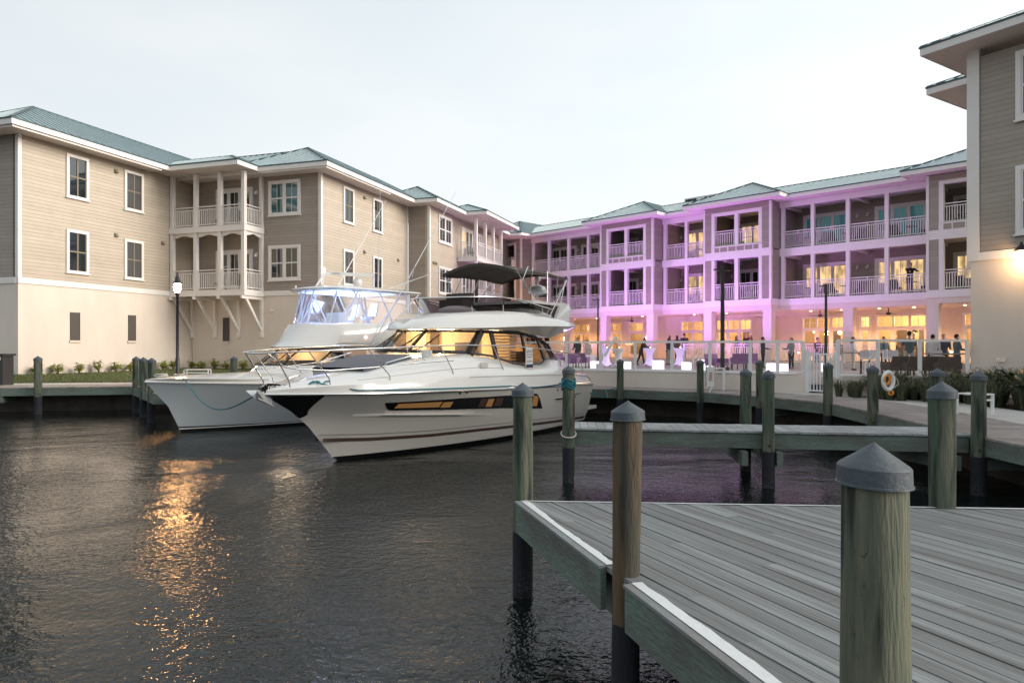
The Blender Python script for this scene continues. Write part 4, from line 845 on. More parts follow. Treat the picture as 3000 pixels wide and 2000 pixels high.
for loc, tg, col, wv, nm, lb in (((1.9, 46.5, 1.24), (-1.2, 52.0, 11), (.74, .33, 1), 620, 'uplight', 'small black purple uplight beyond the yacht, aimed at the corner balconies'), ((.7, 57.2, 1.24), tuple(fM.P(-24.8, 1, 7)), (1, .50, .20), 1300, 'uplight', 'small black amber uplight aimed at the leftmost hotel bay')):
    t = thing(nm, loc, lb, 'uplight'); mb = MB(); mb.lathe([(.1, 0), (.1, .03), (.08, .05), (.09, .22), (.07, .22)], (0,0,0), 12); mb.build('case', M['black_plastic'], t); o = point_light('beam', (0, 0, .26), col, wv, .08, t, 'SPOT', spot_size=R(75), spot_blend=.9); o.rotation_euler = (Vector(loc)-Vector(tg)).to_track_quat('Z', 'Y').to_euler()
# ================================================================= boats
def interp(xs, ys, x):
    if x <= xs[0]: return ys[0]
    for i in range(len(xs)-1):
        if x <= xs[i+1]: k = (x-xs[i])/(xs[i+1]-xs[i]); return ys[i]+(ys[i+1]-ys[i])*k
    return ys[-1]
class Hull:
    """levels: (stem s, stern s, stem z, stern z, half beam, fullness). local +x aft, -y towards the camera side"""
    def __init__(s, lv, trans=.94): s.lv = lv; s.tr = trans
    def bz(s, k, x):
        s0, s1, z0, z1, B, n = s.lv[k]; t = max(0., min(1., (x-s0)/(s1-s0))); taper = 1-(1-s.tr)*max(0, (t-.55)/.45)**2
        return B*(1-(1-t)**n)*taper, z0+(z1-z0)*t
    def b(s, x, z):
        pr = [s.bz(k, x) for k in range(len(s.lv))]
        for (b0, z0), (b1, z1) in zip(pr[:-1], pr[1:]):
            if z <= z1: k = (z-z0)/(z1-z0) if z1 > z0 else 0; return b0+(b1-b0)*max(0, k)
        return pr[-1][0]
    def skin(s, mb, k0, k1, n=40, sub=3):
        for sgn in (1, -1):
            rows = []
            for i in range(n+1):
                t = (i/n)**1.6; row = []
                for k in range(k0, k1+1):
                    s0, s1 = s.lv[k][:2]; x = s0+(s1-s0)*t; b, z = s.bz(k, x); row.append((x, sgn*b, z))
                rows.append(row)
            mb.rings(rows, closed=False)
    def panel(s, mb, x0, x1, zt, zb, off, n=24, nz=4, sides=(-1,)):
        for sg in sides:
            rows = []
            for i in range(n+1):
                x = x0+(x1-x0)*i/n; a, c = zb(x), zt(x); rows.append([(x, sg*(s.b(x, a+(c-a)*j/nz)+off), a+(c-a)*j/nz) for j in range(nz+1)])
            mb.rings(rows, closed=False)
def loft_body(mb, st, ends=True):
    """stations: (s, [(b, z) from the lower outside edge to the centre line]) mirrored"""
    rows = []
    for x, sec in st: rows.append([(x, -b, z) for b, z in sec]+[(x, b, z) for b, z in reversed(sec)])
    mb.rings(rows, closed=False)
    if ends: n = len(rows[0]); mb.poly(rows[-1]); mb.poly(rows[0][::-1])
YA = R(60)
Y = thing('motor_yacht', (-3.78, 15.24, 0), 'large white flybridge motor yacht with dark bimini and lit saloon, bow towards the camera', 'yacht', rz=YA)
H = Hull([(.6, 9.3, -.35, -.35, 1.15, 2.4), (.0, 9.4, .02, -.02, 1.62, 2.6), (-.12, 9.5, .09, .10, 1.66, 2.8), (-.80, 9.6, .80, .42, 1.78, 3.5), (-1.25, 9.7, 1.15, .85, 1.84, 4.6), (-1.95, 9.75, 1.53, 1.24, 1.90, 6.4)], .92)
mb = MB(); H.skin(mb, 2, 5, 60); mb.poly([(9.5, -b, z) for b, z in ((1.56, .12), (1.64, .42), (1.7, .85), (1.75, 1.24))]+[(9.55, b, z) for b, z in ((1.75, 1.24), (1.7, .85), (1.64, .42), (1.56, .12))]); hull = mb.build('hull', M['gelcoat_hull'], Y, smooth=35)
mb = MB(); H.skin(mb, 0, 2, 60); mb.build('bottom_paint', M['antifoul'], Y, smooth=40)
mb = MB(); zs = lambda x: interp([-.55, .44, 2, 3.5, 5.1, 7.4, 9.5], [.51, .44, .39, .38, .34, .26, .20], x)
H.panel(mb, -.50, 9.5, lambda x: zs(x)+.03, lambda x: zs(x)-.045, .006, 40, 1, (-1, 1)); mb.build('waterline_stripe', M['stripe_brown'], hull)
mb = MB(); H.panel(mb, -.62, 9.5, lambda x: zs(x)+.115, lambda x: zs(x)+.100, .006, 40, 1, (-1, 1)); mb.build('pin_stripe', M['stripe_grey'], hull)
# hull window band, its lit panes, and the moulded ledge beneath
zt_ = lambda x: interp([.26, 2.35, 5.7, 5.9, 6.16], [1.262, 1.25, 1.17, 1.02, .73], x)
def zb_(x): return interp([.26, .5, 3.14, 4.05, 6.2], [1.26, 1.08, .94, .89, .72], x)
mb = MB(); H.panel(mb, .26, 6.16, zt_, zb_, .012, 60, 3, (-1, 1)); hw = mb.build('hull_window', M['black_gloss'], Y, smooth=60)
for a, b, u0, u1, m_ in ((.60, 1.75, .25, .78, 'cabin_glow'), (1.80, 2.1, .2, .72, 'cabin_glow'), (3.05, 3.3, .15, .85, 'stripe_brown'), (3.35, 3.6, .15, .8, 'cabin_glow'), (3.68, 4.0, .2, .85, 'stripe_brown'), (5.50, 5.80, .16, .86, 'cabin_glow')):
    mb = MB(); H.panel(mb, a, b, lambda x: zb_(x)+(zt_(x)-zb_(x))*u1, lambda x: zb_(x)+(zt_(x)-zb_(x))*u0, .018, 8, 2); mb.build('lit_pane', M[m_], hw)
mb = MB()
rows = []
for i in range(31):
    x = -.15+i*(3.9/30); z = interp([-.15, 3.75], [1.03, .765], x); b = H.b(x, z); k = min(1, i/5)*min(1, (30-i)/8+.01); rows.append([(x, -(H.b(x, z-.06)+.002), z-.06), (x, -(b+.035*k), z-.005), (x, -(b+.03*k), z+.03), (x, -(H.b(x, z+.10)+.003), z+.10)])
mb.rings(rows, closed=False); mb.build('hull_ledge', M['gelcoat_hull'], hull, smooth=60)
# black protector at the stem
mb = MB()
for sg in (-1, 1):
    rows = []
    for k, lam in ((3, .58), (3, .66), (3, .78), (4, 0.), (4, .2), (4, .4), (4, .6), (4, .8), (4, .93)):
        A_s, B_s = H.lv[k], H.lv[k+1]; s0 = A_s[0]+(B_s[0]-A_s[0])*lam; z0 = A_s[2]+(B_s[2]-A_s[2])*lam; L_ = A_s[1]-A_s[0]
        xr = interp([1.0, 1.03, 1.07, 1.26, 1.5], [-1.04, -1.0, -.97, -1.04, -1.10], z0); T = max(.001, (xr-s0)/L_); row = []
        for i in range(13):
            t_ = T*(i/12)**1.5; xa = A_s[0]+(A_s[1]-A_s[0])*t_; xb = B_s[0]+(B_s[1]-B_s[0])*t_; ba, za = H.bz(k, xa); bb, zb2 = H.bz(k+1, xb)
            row.append((xa+(xb-xa)*lam-.008, sg*(ba+(bb-ba)*lam+.014), za+(zb2-za)*lam))
        rows.append(row)
    mb.rings(rows, closed=False)
mb.build('stem_guard', M['black_gloss'], Y, smooth=60)
# rub rail
mb = MB()
for sg in (1, -1): mb.tube([(x, sg*(H.b(x, 2)+.012), H.bz(5, x)[1]) for x in [-1.95+11.7*(i/40)**1.4 for i in range(41)]], .02, 6)
mb.build('rub_rail', M['chrome'], Y, smooth=60)
mb = MB(); mb.box(6.9, 8.2, -1.86, -1.83, .92, .95); mb.box(7.7, 8.6, -1.85, -1.815, 1.0, 1.02)
for x, z in ((2.15, 1.38), (2.38, 1.39), (6.95, 1.2)): mb.beam((x, -(H.b(x, z)+.0), z), (x, -(H.b(x, z)+.02), z), .05, .05)
mb.build('vent_slots', M['black_gloss'], hull)
# deck moulding and coachroof
B5 = lambda x: H.b(x, 2); Z5 = lambda x: H.bz(5, x)[1]
def sec(x, pts): z = Z5(x); return (x, [(B5(x)-.005, z)]+[(b, zz) for b, zz in pts])
st = [(-1.93, [(.03, 1.53), (.02, 1.60), (.015, 1.61), (.01, 1.62), (.005, 1.62), (0, 1.62)]),
 sec(-1.55, [(.42, 1.64), (.32, 1.67), (.2, 1.68), (.1, 1.69), (0, 1.69)]), sec(-1.2, [(.70, 1.66), (.55, 1.70), (.36, 1.73), (.2, 1.75), (0, 1.76)]),
 sec(-.7, [(1.0, 1.68), (.85, 1.74), (.66, 1.79), (.5, 1.82), (0, 1.84)]), sec(0, [(1.27, 1.70), (1.12, 1.79), (.94, 1.87), (.84, 1.90), (0, 1.93)]),
 sec(1.0, [(1.53, 1.72), (1.38, 1.87), (1.15, 2.03), (.95, 2.09), (0, 2.11)]), sec(2.0, [(1.66, 1.72), (1.52, 1.92), (1.28, 2.14), (1.12, 2.21), (0, 2.24)]),
 sec(3.1, [(1.75, 1.72), (1.62, 1.94), (1.44, 2.20), (1.30, 2.28), (0, 2.29)]), sec(4.0, [(1.79, 1.70), (1.68, 1.90), (1.52, 2.12), (1.38, 2.18), (0, 2.18)]),
 sec(5.0, [(1.82, 1.68), (1.73, 1.84), (1.58, 1.95), (1.42, 1.99), (0, 1.99)]), sec(5.7, [(1.83, 1.66), (1.75, 1.78), (1.60, 1.88), (1.42, 1.93), (0, 1.9)]),
 sec(6.8, [(1.83, 1.63), (1.74, 1.76), (1.60, 1.88), (1.42, 1.93), (0, 1.9)]), sec(7.1, [(1.82, 1.62), (1.74, 1.78), (1.60, 2.02), (1.42, 2.07), (0, 1.9)]),
 sec(7.9, [(1.79, 1.60), (1.71, 1.80), (1.60, 2.03), (1.42, 2.07), (0, 1.7)]), sec(8.15, [(1.78, 1.59), (1.70, 1.62), (1.58, 1.66), (1.42, 1.66), (0, 1.3)]),
 sec(9.3, [(1.75, 1.52), (1.68, 1.58), (1.56, 1.60), (1.42, 1.60), (0, 1.0)]), sec(9.68, [(1.72, 1.30), (1.60, 1.36), (1.5, 1.38), (1.4, 1.3), (0, .9)])]
mb = MB(); loft_body(mb, st); mb.build('deck_moulding', M['gelcoat'], Y, smooth=55)
mb = MB(); xs0 = [a_[0] for a_ in st]
for sg in (-1, 1):
    mb.tube([(x, sg*(interp(xs0, [a_[1][1][0] for a_ in st], x)+.004), interp(xs0, [a_[1][1][1] for a_ in st], x)+.0) for x in [2.6+7.0*i/36 for i in range(37)]], .007, 5)
    mb.tube([(x, sg*(interp(xs0, [a_[1][2][0] for a_ in st], x)+.003), interp(xs0, [a_[1][2][1] for a_ in st], x)) for x in [-.4+4.6*i/30 for i in range(31)]], .005, 5)
mb.build('moulding_seam', M['stripe_grey'], Y)
mb = MB()
mb.box(3.2, 3.5, -1.665, -1.62, 1.93, 2.05); mb.build('filler_hatch', M['gelcoat_hull'], Y)
# windscreen, saloon glass and lit interior
def ws(b): return 1.75+1.35*(abs(b)/1.3)**2.2, 2.27+.05*(1-abs(b)/1.3)
def wt_(b): return 2.55+1.25*(abs(b)/1.24)**2.2, 2.845
n = 16; rows = []
for i in range(n+1):
    b = -1.3+2.6*i/n; x0, z0 = ws(b); x1, z1 = wt_(b*.955); rows.append([(x0, b, z0), (x1, b*.955, z1)])
mb = MB(); mb.rings(rows, closed=False); mb.build('windscreen', M['saloon_glass'], Y, smooth=60)
mb = MB()
for b in (-1.3, -.43, .43, 1.3): x0, z0 = ws(b); x1, z1 = wt_(b*.955); mb.beam((x0-.01, b, z0), (x1-.01, b*.955, z1), .07 if abs(b) < 1 else .15, .05)
for f, zz in ((ws, 0), (wt_, 0)): mb.tube([(f(b)[0]-.02, b, f(b)[1]+(.035 if f is ws else -.02)) for b in [-1.28+2.56*i/16 for i in range(17)]], .045 if f is ws else .03, 6)
mb.build('windscreen_frame', M['window_frame_black'], Y, smooth=50)
zsb = lambda x: interp([3.05, 4.0, 5.0, 5.66, 6.8, 7.0, 7.85], [2.27, 2.19, 2.01, 1.93, 1.93, 2.05, 2.06], x); zst = lambda x: interp([3.8, 5.6, 6.6, 7.4, 7.85], [2.85, 2.85, 2.74, 2.52, 2.10], x)
for sg in (-1, 1):
    rows = []
    for i in range(41): x = 3.1+4.7*i/40; a = zsb(x); c = max(interp([3.05, 3.8], [2.28, 2.85], x) if x < 3.8 else zst(x), a+.01); k = (c-a)/.6; rows.append([(x, sg*1.40, a), (x, sg*(1.40-.13*k), c)])
    mb = MB(); mb.rings(rows, closed=False); mb.build('side_glass', M['saloon_glass'], Y, smooth=60)
    mb = MB()
    mb.tube([(x, sg*1.415, zsb(x)+.02) for x in [3.1+4.7*i/30 for i in range(31)]], .03, 6); mb.tube([(x, sg*1.30, zst(x)-.03) for x in [3.8+4.0*i/20 for i in range(21)]], .05, 6)
    for x0, x1, w_ in ((3.12, 3.82, .16), (4.32, 4.22, .15), (5.95, 5.83, .09), (7.0, 6.75, .08), (7.55, 7.15, .08)): mb.beam((x0, sg*1.415, zsb(x0)), (x1, sg*1.29, zst(x1)-.01), w_, .05, up=(0, 1, 0))
    mb.build('side_window_frame', M['window_frame_black'], Y, smooth=50)
mb = MB(); mb.box(2.35, 7.6, -1.27, 1.27, 1.94, 1.97); mb.build('saloon_floor', M['door_wood_warm'], Y)
mb = MB(); mb.box(5.35, 5.4, -1.2, -.05, 2.0, 2.82); mb.box(5.35, 5.4, .5, 1.2, 2.0, 2.82); mb.box(7.35, 7.4, -1.1, 1.1, 2.0, 2.5); mb.build('saloon_bulkhead', M['room_wall'], Y)
mat('blind_cream', (.72, .6, .42), .8)
mb = MB()
for i in range(9): mb.box(4.5, 5.75, 1.16, 1.18, 2.06+i*.085, 2.06+i*.085+.07)
for i in range(9): mb.box(4.5, 5.7, -1.2, -1.19, 2.06+i*.08, 2.06+i*.08+.045)
mb.box(3.75, 3.79, .42, 1.08, 2.2, 2.83); mb.box(4.05, 4.09, -1.1, .12, 2.2, 2.83); mb.build('window_blind', M['blind_cream'], Y)
mb = MB(); mb.box(4.9, 5.3, .1, 1.1, 1.98, 2.45); mb.box(3.9, 4.3, -.9, -.4, 1.98, 2.55); mb.box(6.2, 6.9, -.9, .9, 1.98, 2.3); mb.box(3.9, 3.95, .13, .40, 2.0, 2.82); mb.build('saloon_seats', M['shelf_dark'], Y)
point_light('saloon_light', (4.2, .1, 2.74), (1, .74, .44), 100, .25, Y); point_light('saloon_light', (3.0, .2, 2.72), (1, .74, .44), 70, .2, Y); point_light('saloon_light', (6.5, 0, 2.62), (1, .6, .3), 30, .2, Y)
# flybridge moulding
fb = [(2.15, [(.03, 2.86), (.03, 2.87), (.02, 2.88), (.01, 2.885), (0, 2.89)]), (2.28, [(.44, 2.86), (.52, 2.88), (.4, 2.95), (.3, 2.97), (0, 2.98)]), (2.65, [(.84, 2.86), (.92, 2.89), (.75, 3.05), (.55, 3.12), (0, 3.15)]),
 (3.2, [(1.14, 2.86), (1.22, 2.90), (1.05, 3.14), (.85, 3.26), (0, 3.30)]), (3.9, [(1.33, 2.87), (1.43, 2.92), (1.28, 3.20), (1.1, 3.34), (0, 3.32)]), (4.6, [(1.42, 2.87), (1.56, 2.95), (1.44, 3.22), (1.28, 3.38), (0, 3.2)]),
 (5.7, [(1.42, 2.86), (1.70, 3.0), (1.58, 3.24), (1.44, 3.38), (0, 3.1)]), (6.6, [(1.40, 2.76), (1.80, 3.02), (1.70, 3.24), (1.56, 3.34), (0, 3.0)]), (7.4, [(1.38, 2.70), (1.84, 3.03), (1.75, 3.20), (1.62, 3.27), (0, 3.0)]),
 (8.4, [(1.30, 2.86), (1.76, 3.06), (1.70, 3.14), (1.6, 3.18), (0, 3.0)]), (9.1, [(1.1, 3.0), (1.5, 3.07), (1.45, 3.1), (1.4, 3.11), (0, 3.02)]), (9.35, [(.9, 3.04), (1.25, 3.07), (1.2, 3.09), (1.1, 3.10), (0, 3.04)])]
mb = MB(); loft_body(mb, fb); rows = [[(x, -s_[0][0], s_[0][1]), (x, s_[0][0], s_[0][1])] for x, s_ in fb]; mb.rings(rows, closed=False); mb.build('flybridge', M['gelcoat'], Y, smooth=50)
mb = MB(); mb.tube([(7.9, -1.62, 2.90), (8.6, -1.60, 3.04)], .014, 6); mb.build('courtesy_light', M['led_purple'], Y)
mb = MB()
for sg in (-1, 1):
    mb.prism([(7.35, sg*1.62, 3.24), (8.25, sg*1.62, 3.2), (8.5, sg*1.55, 3.6), (8.42, sg*1.5, 3.74), (8.0, sg*1.5, 3.77)], (0, -sg*.10, 0))
mb.box(6.2, 8.4, -1.48, 1.48, 3.66, 3.74); mb.build('aft_wings', M['gelcoat'], Y, smooth=40)
mb = MB(); mb.box(6.4, 8.1, -1.42, 1.42, 3.1, 3.64); mb.box(5.0, 5.5, .1, .9, 3.1, 3.75); mb.box(5.35, 5.55, .1, .9, 3.6, 3.95); mb.build('flybridge_seating', M['canvas'], Y)
mb = MB(); mb.sphere((4.3, -.2, 3.3), .6, 14, .40); mb.build('helm_console', M['gelcoat'], Y, smooth=60)
# smoked wind deflector
path = [(x_, b_) for x_, b_ in ((7.2, 1.46), (5.8, 1.33), (5.0, 1.21), (4.4, 1.03), (3.88, .72), (3.62, .36), (3.55, 0))]; path = path+[(x_, -b_) for x_, b_ in reversed(path[:-1])]
rows = []
for i, (x_, b_) in enumerate(path):
    f = interp([3.4, 4.4, 6.0, 7.2], [1, 1, .9, .0], x_); zb = interp([3.5, 4.2, 5, 7.2], [3.31, 3.345, 3.37, 3.30], x_); h_ = .34*f+.02; rows.append([(x_, b_, zb), (x_-.30*f, b_*1.08, zb+h_)])
mb = MB(); mb.rings(rows, closed=False); mb.build('wind_deflector', M['smoked'], Y, smooth=70)
mb = MB(); mb.tube([(x_-.30*interp([3.4, 4.4, 6.0, 7.2], [1, 1, .9, .0], x_), b_*1.08, interp([3.5, 4.2, 5, 7.2], [3.31, 3.345, 3.37, 3.30], x_)+.35*interp([3.4, 4.4, 6.0, 7.2], [1, 1, 1, .55], x_)+.02) for x_, b_ in path], .018, 6)
for b_, x_ in ((-1.22, 5.0), (-1.38, 6.2), (1.22, 5.0), (1.38, 6.2), (-.85, 4.05), (.85, 4.05)): mb.tube([(x_, b_, 3.3), (x_-.15, b_*1.05, 3.69)], .014, 6)
mb.tube([(6.7, -1.5, 3.25), (6.7, -1.5, 3.6)], .014, 6); mb.build('flybridge_rail', M['chrome'], Y, smooth=60)
# bimini
def bim(x, b):
    u = (x-5.6)/3.4; v = b/1.22; e = .055*math.sin(math.pi*3*u)**2; return (x, b, 4.86-.20*v*v-.10*max(0, u-.55)**1.2*2-.06*(1-u)*abs(v)-e*.5*(1-.3*v*v)+(-.05*(1-u)**3))
rows = [[bim(5.6+3.4*i/24, -1.22+2.44*j/12) for j in range(13)] for i in range(25)]
mb = MB(); mb.rings(rows, closed=False); mb.rings([[(x, y, z-.035) for x, y, z in r] for r in rows], closed=False)
n1 = [r[0] for r in rows]; n2 = [r[-1] for r in rows]; e1 = rows[0]; e2 = rows[-1]
for e in (n1, n2, e1, e2): mb.rings([e, [(x, y, z-.08) for x, y, z in e]], closed=False)
mb.build('bimini_top', M['canvas'], Y, smooth=50)
mb = MB()
for sg in (-1, 1):
    mb = MB()
    for a, b in (((5.65, 1.2, 4.6), (7.0, 1.45, 3.35)), ((6.4, 1.2, 4.72), (5.9, 1.3, 4.3)), ((6.7, 1.2, 4.72), (6.3, 1.28, 4.0)), ((8.9, 1.2, 4.5), (7.0, 1.45, 3.35)), ((8.3, 1.2, 4.6), (7.75, 1.4, 3.75)), ((7.6, 1.2, 4.68), (7.2, 1.4, 3.5))):
        mb.tube([(a[0], sg*a[1], a[2]), (b[0], sg*b[1], b[2])], .016, 6)
    mb.build('bimini_frame', M['chrome'], Y, smooth=60)
mb = MB(); mb.tube([(7.05, -1.55, 3.3), (8.5, -1.42, 4.5)], .014, 6); mb.tube([(7.9, 1.4, 3.8), (8.9, 1.5, 4.75)], .012, 6); mb.tube([(7.9, -1.5, 3.75), (8.85, -1.2, 4.55)], .012, 6); mb.build('whip_antenna', M['alu_white'], Y)
mb = MB(); mb.lathe([(.03, 3.7), (.03, 4.1), (.14, 4.12), (.29, 4.16), (.31, 4.24), (.24, 4.38), (.1, 4.43), (.03, 4.44), (.03, 4.55), (.08, 4.56), (.1, 4.66), (.05, 4.74), (.01, 4.75)], (9.05, -.1, 0), 16); mb.tube([(8.9, 0, 3.74), (9.05, -.1, 4.15)], .03, 6); mb.build('radar_mast', M['alu_white'], Y, smooth=50)
# pulpit and side rails
def rl(pts, r=.016): 
    for sg in (-1, 1): mbr.tube([(x, sg*b, z) for x, b, z in pts], r, 7)
top = [(-2.15, .0, 2.32), (-2.12, .30, 2.33), (-1.95, .55, 2.34), (-1.5, .82, 2.36), (-.8, 1.08, 2.39), (.2, 1.32, 2.42), (1.4, 1.47, 2.46), (2.6, 1.55, 2.48), (4.0, 1.6, 2.47), (5.4, 1.63, 2.43), (6.6, 1.64, 2.36), (7.8, 1.64, 2.27), (8.9, 1.6, 2.17), (9.2, 1.58, 2.05), (9.3, 1.58, 1.62)]
mid = [(-1.7, .62, 2.02), (-1.1, .9, 1.98), (-.2, 1.18, 2.02), (1.0, 1.42, 2.08), (2.2, 1.54, 2.12)]
mbr = MB(); rl(top); rl(mid, .011); rl([(-2.12, .28, 2.33), (-1.8, .42, 2.05), (-1.72, .62, 2.02)], .012)
for xb, bb, zb, xt in ((-1.62, .36, 1.66, -2.05), (-1.0, .80, 1.70, -1.55), (.25, 1.28, 1.73, -.35), (2.1, 1.6, 1.76, 1.75), (4.2, 1.7, 1.74, 3.85), (7.6, 1.7, 1.62, 7.4)):
    zt = interp([p[0] for p in top], [p[2] for p in top], xt); bt = interp([p[0] for p in top], [p[1] for p in top], xt); rl([(xb, bb, zb), (xb-.03, bb, zb+.12), (xt, bt, zt)], .013)
mbr.build('guard_rail', M['chrome'], Y, smooth=60)
# sun pad, anchor, cleats, wipers, cables
mb = MB(); rows = []
for x_, w0, w1 in ((.03, .74, .74), (.10, .80, .80), (.9, .84, .84), (1.55, .84, .84), (1.66, .76, .76)):
    z = interp([0, 1.0, 2.0], [1.915, 2.10, 2.23], x_); rows.append([(x_, -w0, z-.05), (x_, -w0, z+.045), (x_, -w0+.06, z+.07), (x_, 0, z+.08), (x_, w1-.06, z+.07), (x_, w1, z+.045), (x_, w1, z-.05)])
mb.rings(rows, closed=False); mb.build('sun_pad', M['cushion'], Y, smooth=40)
mb = MB(); mb.tube([(.5, -.93, 2.02), (.5, -.97, 2.10), (1.6, -1.05, 2.30), (1.6, -1.02, 2.2)], .014, 6); mb.tube([(.5, .93, 2.02), (.5, .97, 2.10), (1.6, 1.05, 2.30)], .014, 6); mb.build('grab_rail', M['chrome'], Y, smooth=60)
mb = MB(); mb.prism([(-1.30, -.035, 1.62), (-1.62, -.035, 1.72), (-1.86, -.035, 1.74), (-2.05, -.035, 1.66), (-1.95, -.035, 1.56), (-1.45, -.035, 1.56)], (0, .07, 0)); A_ = mb.build('anchor', M['black_gloss'], Y)
mb = MB(); mb.add([(-1.98, 0, 1.62), (-2.24, -.15, 1.62), (-2.24, .15, 1.62), (-2.12, 0, 1.44), (-1.88, 0, 1.36), (-1.7, -.03, 1.28), (-1.95, 0, 1.52)], [(0, 1, 3), (0, 3, 2), (1, 4, 3), (2, 3, 4), (4, 5, 6), (0, 6, 4, 3)]); mb.prism([(-1.93, -.03, 1.60), (-2.16, -.08, 1.56), (-2.12, -.05, 1.46), (-1.8, -.03, 1.32), (-1.75, -.03, 1.4)], (0, .06, 0)); mb.build('fluke', M['galvanised'], A_)
text_mesh('DELTA', .105, (-1.72, -.042, 1.645), (1, 0, 0), (0, 0, 1), 'lettering', M['sign_white'], A_)
for o_ in kids(A_):
    if o_.name.startswith('lettering'): o_.location = (0, 0, 0)
mb = MB(); mb.tube([(-1.2, -.1, 1.72), (-1.0, -.1, 1.8), (-.9, -.1, 1.75)], .03, 6); mb.box(-1.55, -1.15, -.16, -.10, 1.64, 1.70); mb.lathe([(.09, 1.68), (.09, 1.74), (.05, 1.78)], (-1.05, .1, 0), 10); mb.tube([(4.75, -1.72, 1.70), (4.9, -1.72, 1.74), (5.05, -1.72, 1.70)], .014, 6); mb.build('deck_hardware', M['chrome'], Y, smooth=50)
for b0, b1, b2 in ((-.1, -.62, -.95), (-.55, -.95, -1.15), (.8, .35, .05)):
    mb = MB(); x0, z0 = ws(b0); x1, z1 = wt_(b1*.9); mb.tube([(x0-.05, b0, z0+.02), ((x0+x1)/2-.1, (b0+b1)/2, z0+.27)], .012, 5); xm = (x0+x1)/2-.1; mb.tube([(xm-.15, (b0+b1)/2+.2, z0+.12), (xm+.1, (b0+b1)/2-.17, z0+.44)], .014, 5); mb.build('wiper', M['window_frame_black'], Y)
mb = MB()
for cx in (1.25, 1.7): mb.tube([(cx+.19*math.cos(k*.35), -1.1+.05*math.sin(k*.35), 2.30+.17*math.sin(k*.35)) for k in range(19)], .009, 5)
mb.build('coiled_cable', M['rope_white'], Y)
mb = MB(); mb.tube([(1.95, -.95, 2.2), (1.95, -.95, 2.36)], .13, 12); mb.build('search_light', M['gelcoat'], Y, smooth=50)
mb = MB(); mb.box(9.6, 10.5, -1.55, 1.55, .40, .50); mb.box(9.75, 10.35, -1.3, 1.3, .505, .52); mb.build('swim_platform', M['gelcoat'], Y); 
mb = MB(); mb.box(9.15, 9.6, -1.5, -.5, 1.5, 1.62); mb.build('teak_step', M['door_wood_warm'], Y)
# sales board tied to the rail
S_ = thing('sales_board', tuple((Matrix.Rotation(YA, 3, 'Z') @ Vector((5.58, -1.68, 1.84)))+Vector((-3.78, 15.24, 0))), 'white sales board with dark blue lettering hung on the yacht side rail', 'sign', rz=YA)
mb = MB(); mb.box(-.19, .19, -.015, .005, 0, .57); mb.build('board', M['sign_white'], S_)
mb = MB(); mb.box(-.19, .19, -.019, -.0155, .03, .12); mb.build('blue_band', M['sign_navy'], S_)
for tx, sz, z in (('GALATI', .115, .475), ('YACHT SALES', .055, .385), ('galatiyachts.com', .04, .325), ('(941) 705-6755', .046, .20)): text_mesh(tx, sz, (0, -.0165, z), (1, 0, 0), (0, 0, 1), 'lettering', M['sign_navy'], S_, ext=.001)
def rope(pts, label, m='rope_teal', r=.015, sag=0, name='mooring_rope'):
    mb = MB(); mb.tube(pts, r, 6); return tag_mesh(mb, name, M[m], label, 'rope', 60)
def yw(x, y_, z): v = Matrix.Rotation(YA, 3, 'Z') @ Vector((x, y_, z)); return (v.x-3.78, v.y+15.24, z)
pts = [yw(x, -(B5(x)+.0), Z5(x)+.11+.005*math.sin(x*3)) for x in [-.7+.5*i for i in range(19)]]+[(1.0, 12.65, 1.80)]
pts = [yw(-1.15, -.60, 1.74), yw(-.9, -(B5(-.9)-.02), Z5(-.9)+.14)]+[yw(x, -(B5(x)+.012), Z5(x)+.07) for x in (-.5, .1, .7, 1.4, 2.2, 3.2, 4.2)]; e = Vector((1.0, 12.62, 1.80)); s_ = Vector(pts[-1]); pts += [tuple(s_.lerp(e, k/10)+Vector((0, 0, -.22*math.sin(math.pi*k/10)*.25))) for k in range(1, 11)]
rope(pts, 'teal mooring rope running along the yacht topside to the rope-wrapped pile')
mb = MB(); mb.tube([yw(-1.2+.12*math.cos(k*.5)+.01*k, -.45-.02*k*.3, 1.73+.03*math.sin(k*.8)) for k in range(40)], .014, 5); tag_mesh(mb, 'rope_coil', M['rope_teal'], 'knotted teal rope on the yacht bow beside the anchor', 'rope', 60)
rope([yw(9.5, -1.6, 1.0), yw(9.9, -2.2, .8), (3.2, 24.1, .95), (3.68, 24.3, 1.05)], 'teal stern line from the yacht to the boardwalk pile')
# ----------------------------------------------------------------- white sport fishing boat behind
WA = R(50); WO = (-9.5, 20.3)
Wb = thing('sport_fishing_boat', (*WO, 0), 'white sport fishing boat with blue lit clear flybridge enclosure and outriggers, behind the yacht', 'boat', rz=WA)
H2 = Hull([(.5, 9.0, -.4, -.4, 1.1, 2.2), (.0, 9.1, .02, .0, 1.55, 2.4), (-.06, 9.1, .15, .07, 1.58, 2.5), (-.35, 9.2, .75, .5, 1.65, 3.2), (-.98, 9.3, 1.47, 1.05, 1.75, 5.0)], .92)
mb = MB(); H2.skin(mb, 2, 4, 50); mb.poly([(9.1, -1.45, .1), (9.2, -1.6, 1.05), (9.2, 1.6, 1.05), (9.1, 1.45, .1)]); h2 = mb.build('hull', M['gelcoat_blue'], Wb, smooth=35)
mb = MB(); H2.skin(mb, 0, 2, 50); mb.build('bottom_paint', M['antifoul'], Wb, smooth=40)
mb = MB(); H2.panel(mb, -.04, 9, lambda x: .105, lambda x: .075, .006, 40, 1, (-1, 1)); mb.build('boot_stripe', M['sign_white'], h2)
B4 = lambda x: H2.b(x, 3); Z4 = lambda x: H2.bz(4, x)[1]
s2 = lambda x, pts: (x, [(B4(x), Z4(x))]+pts)
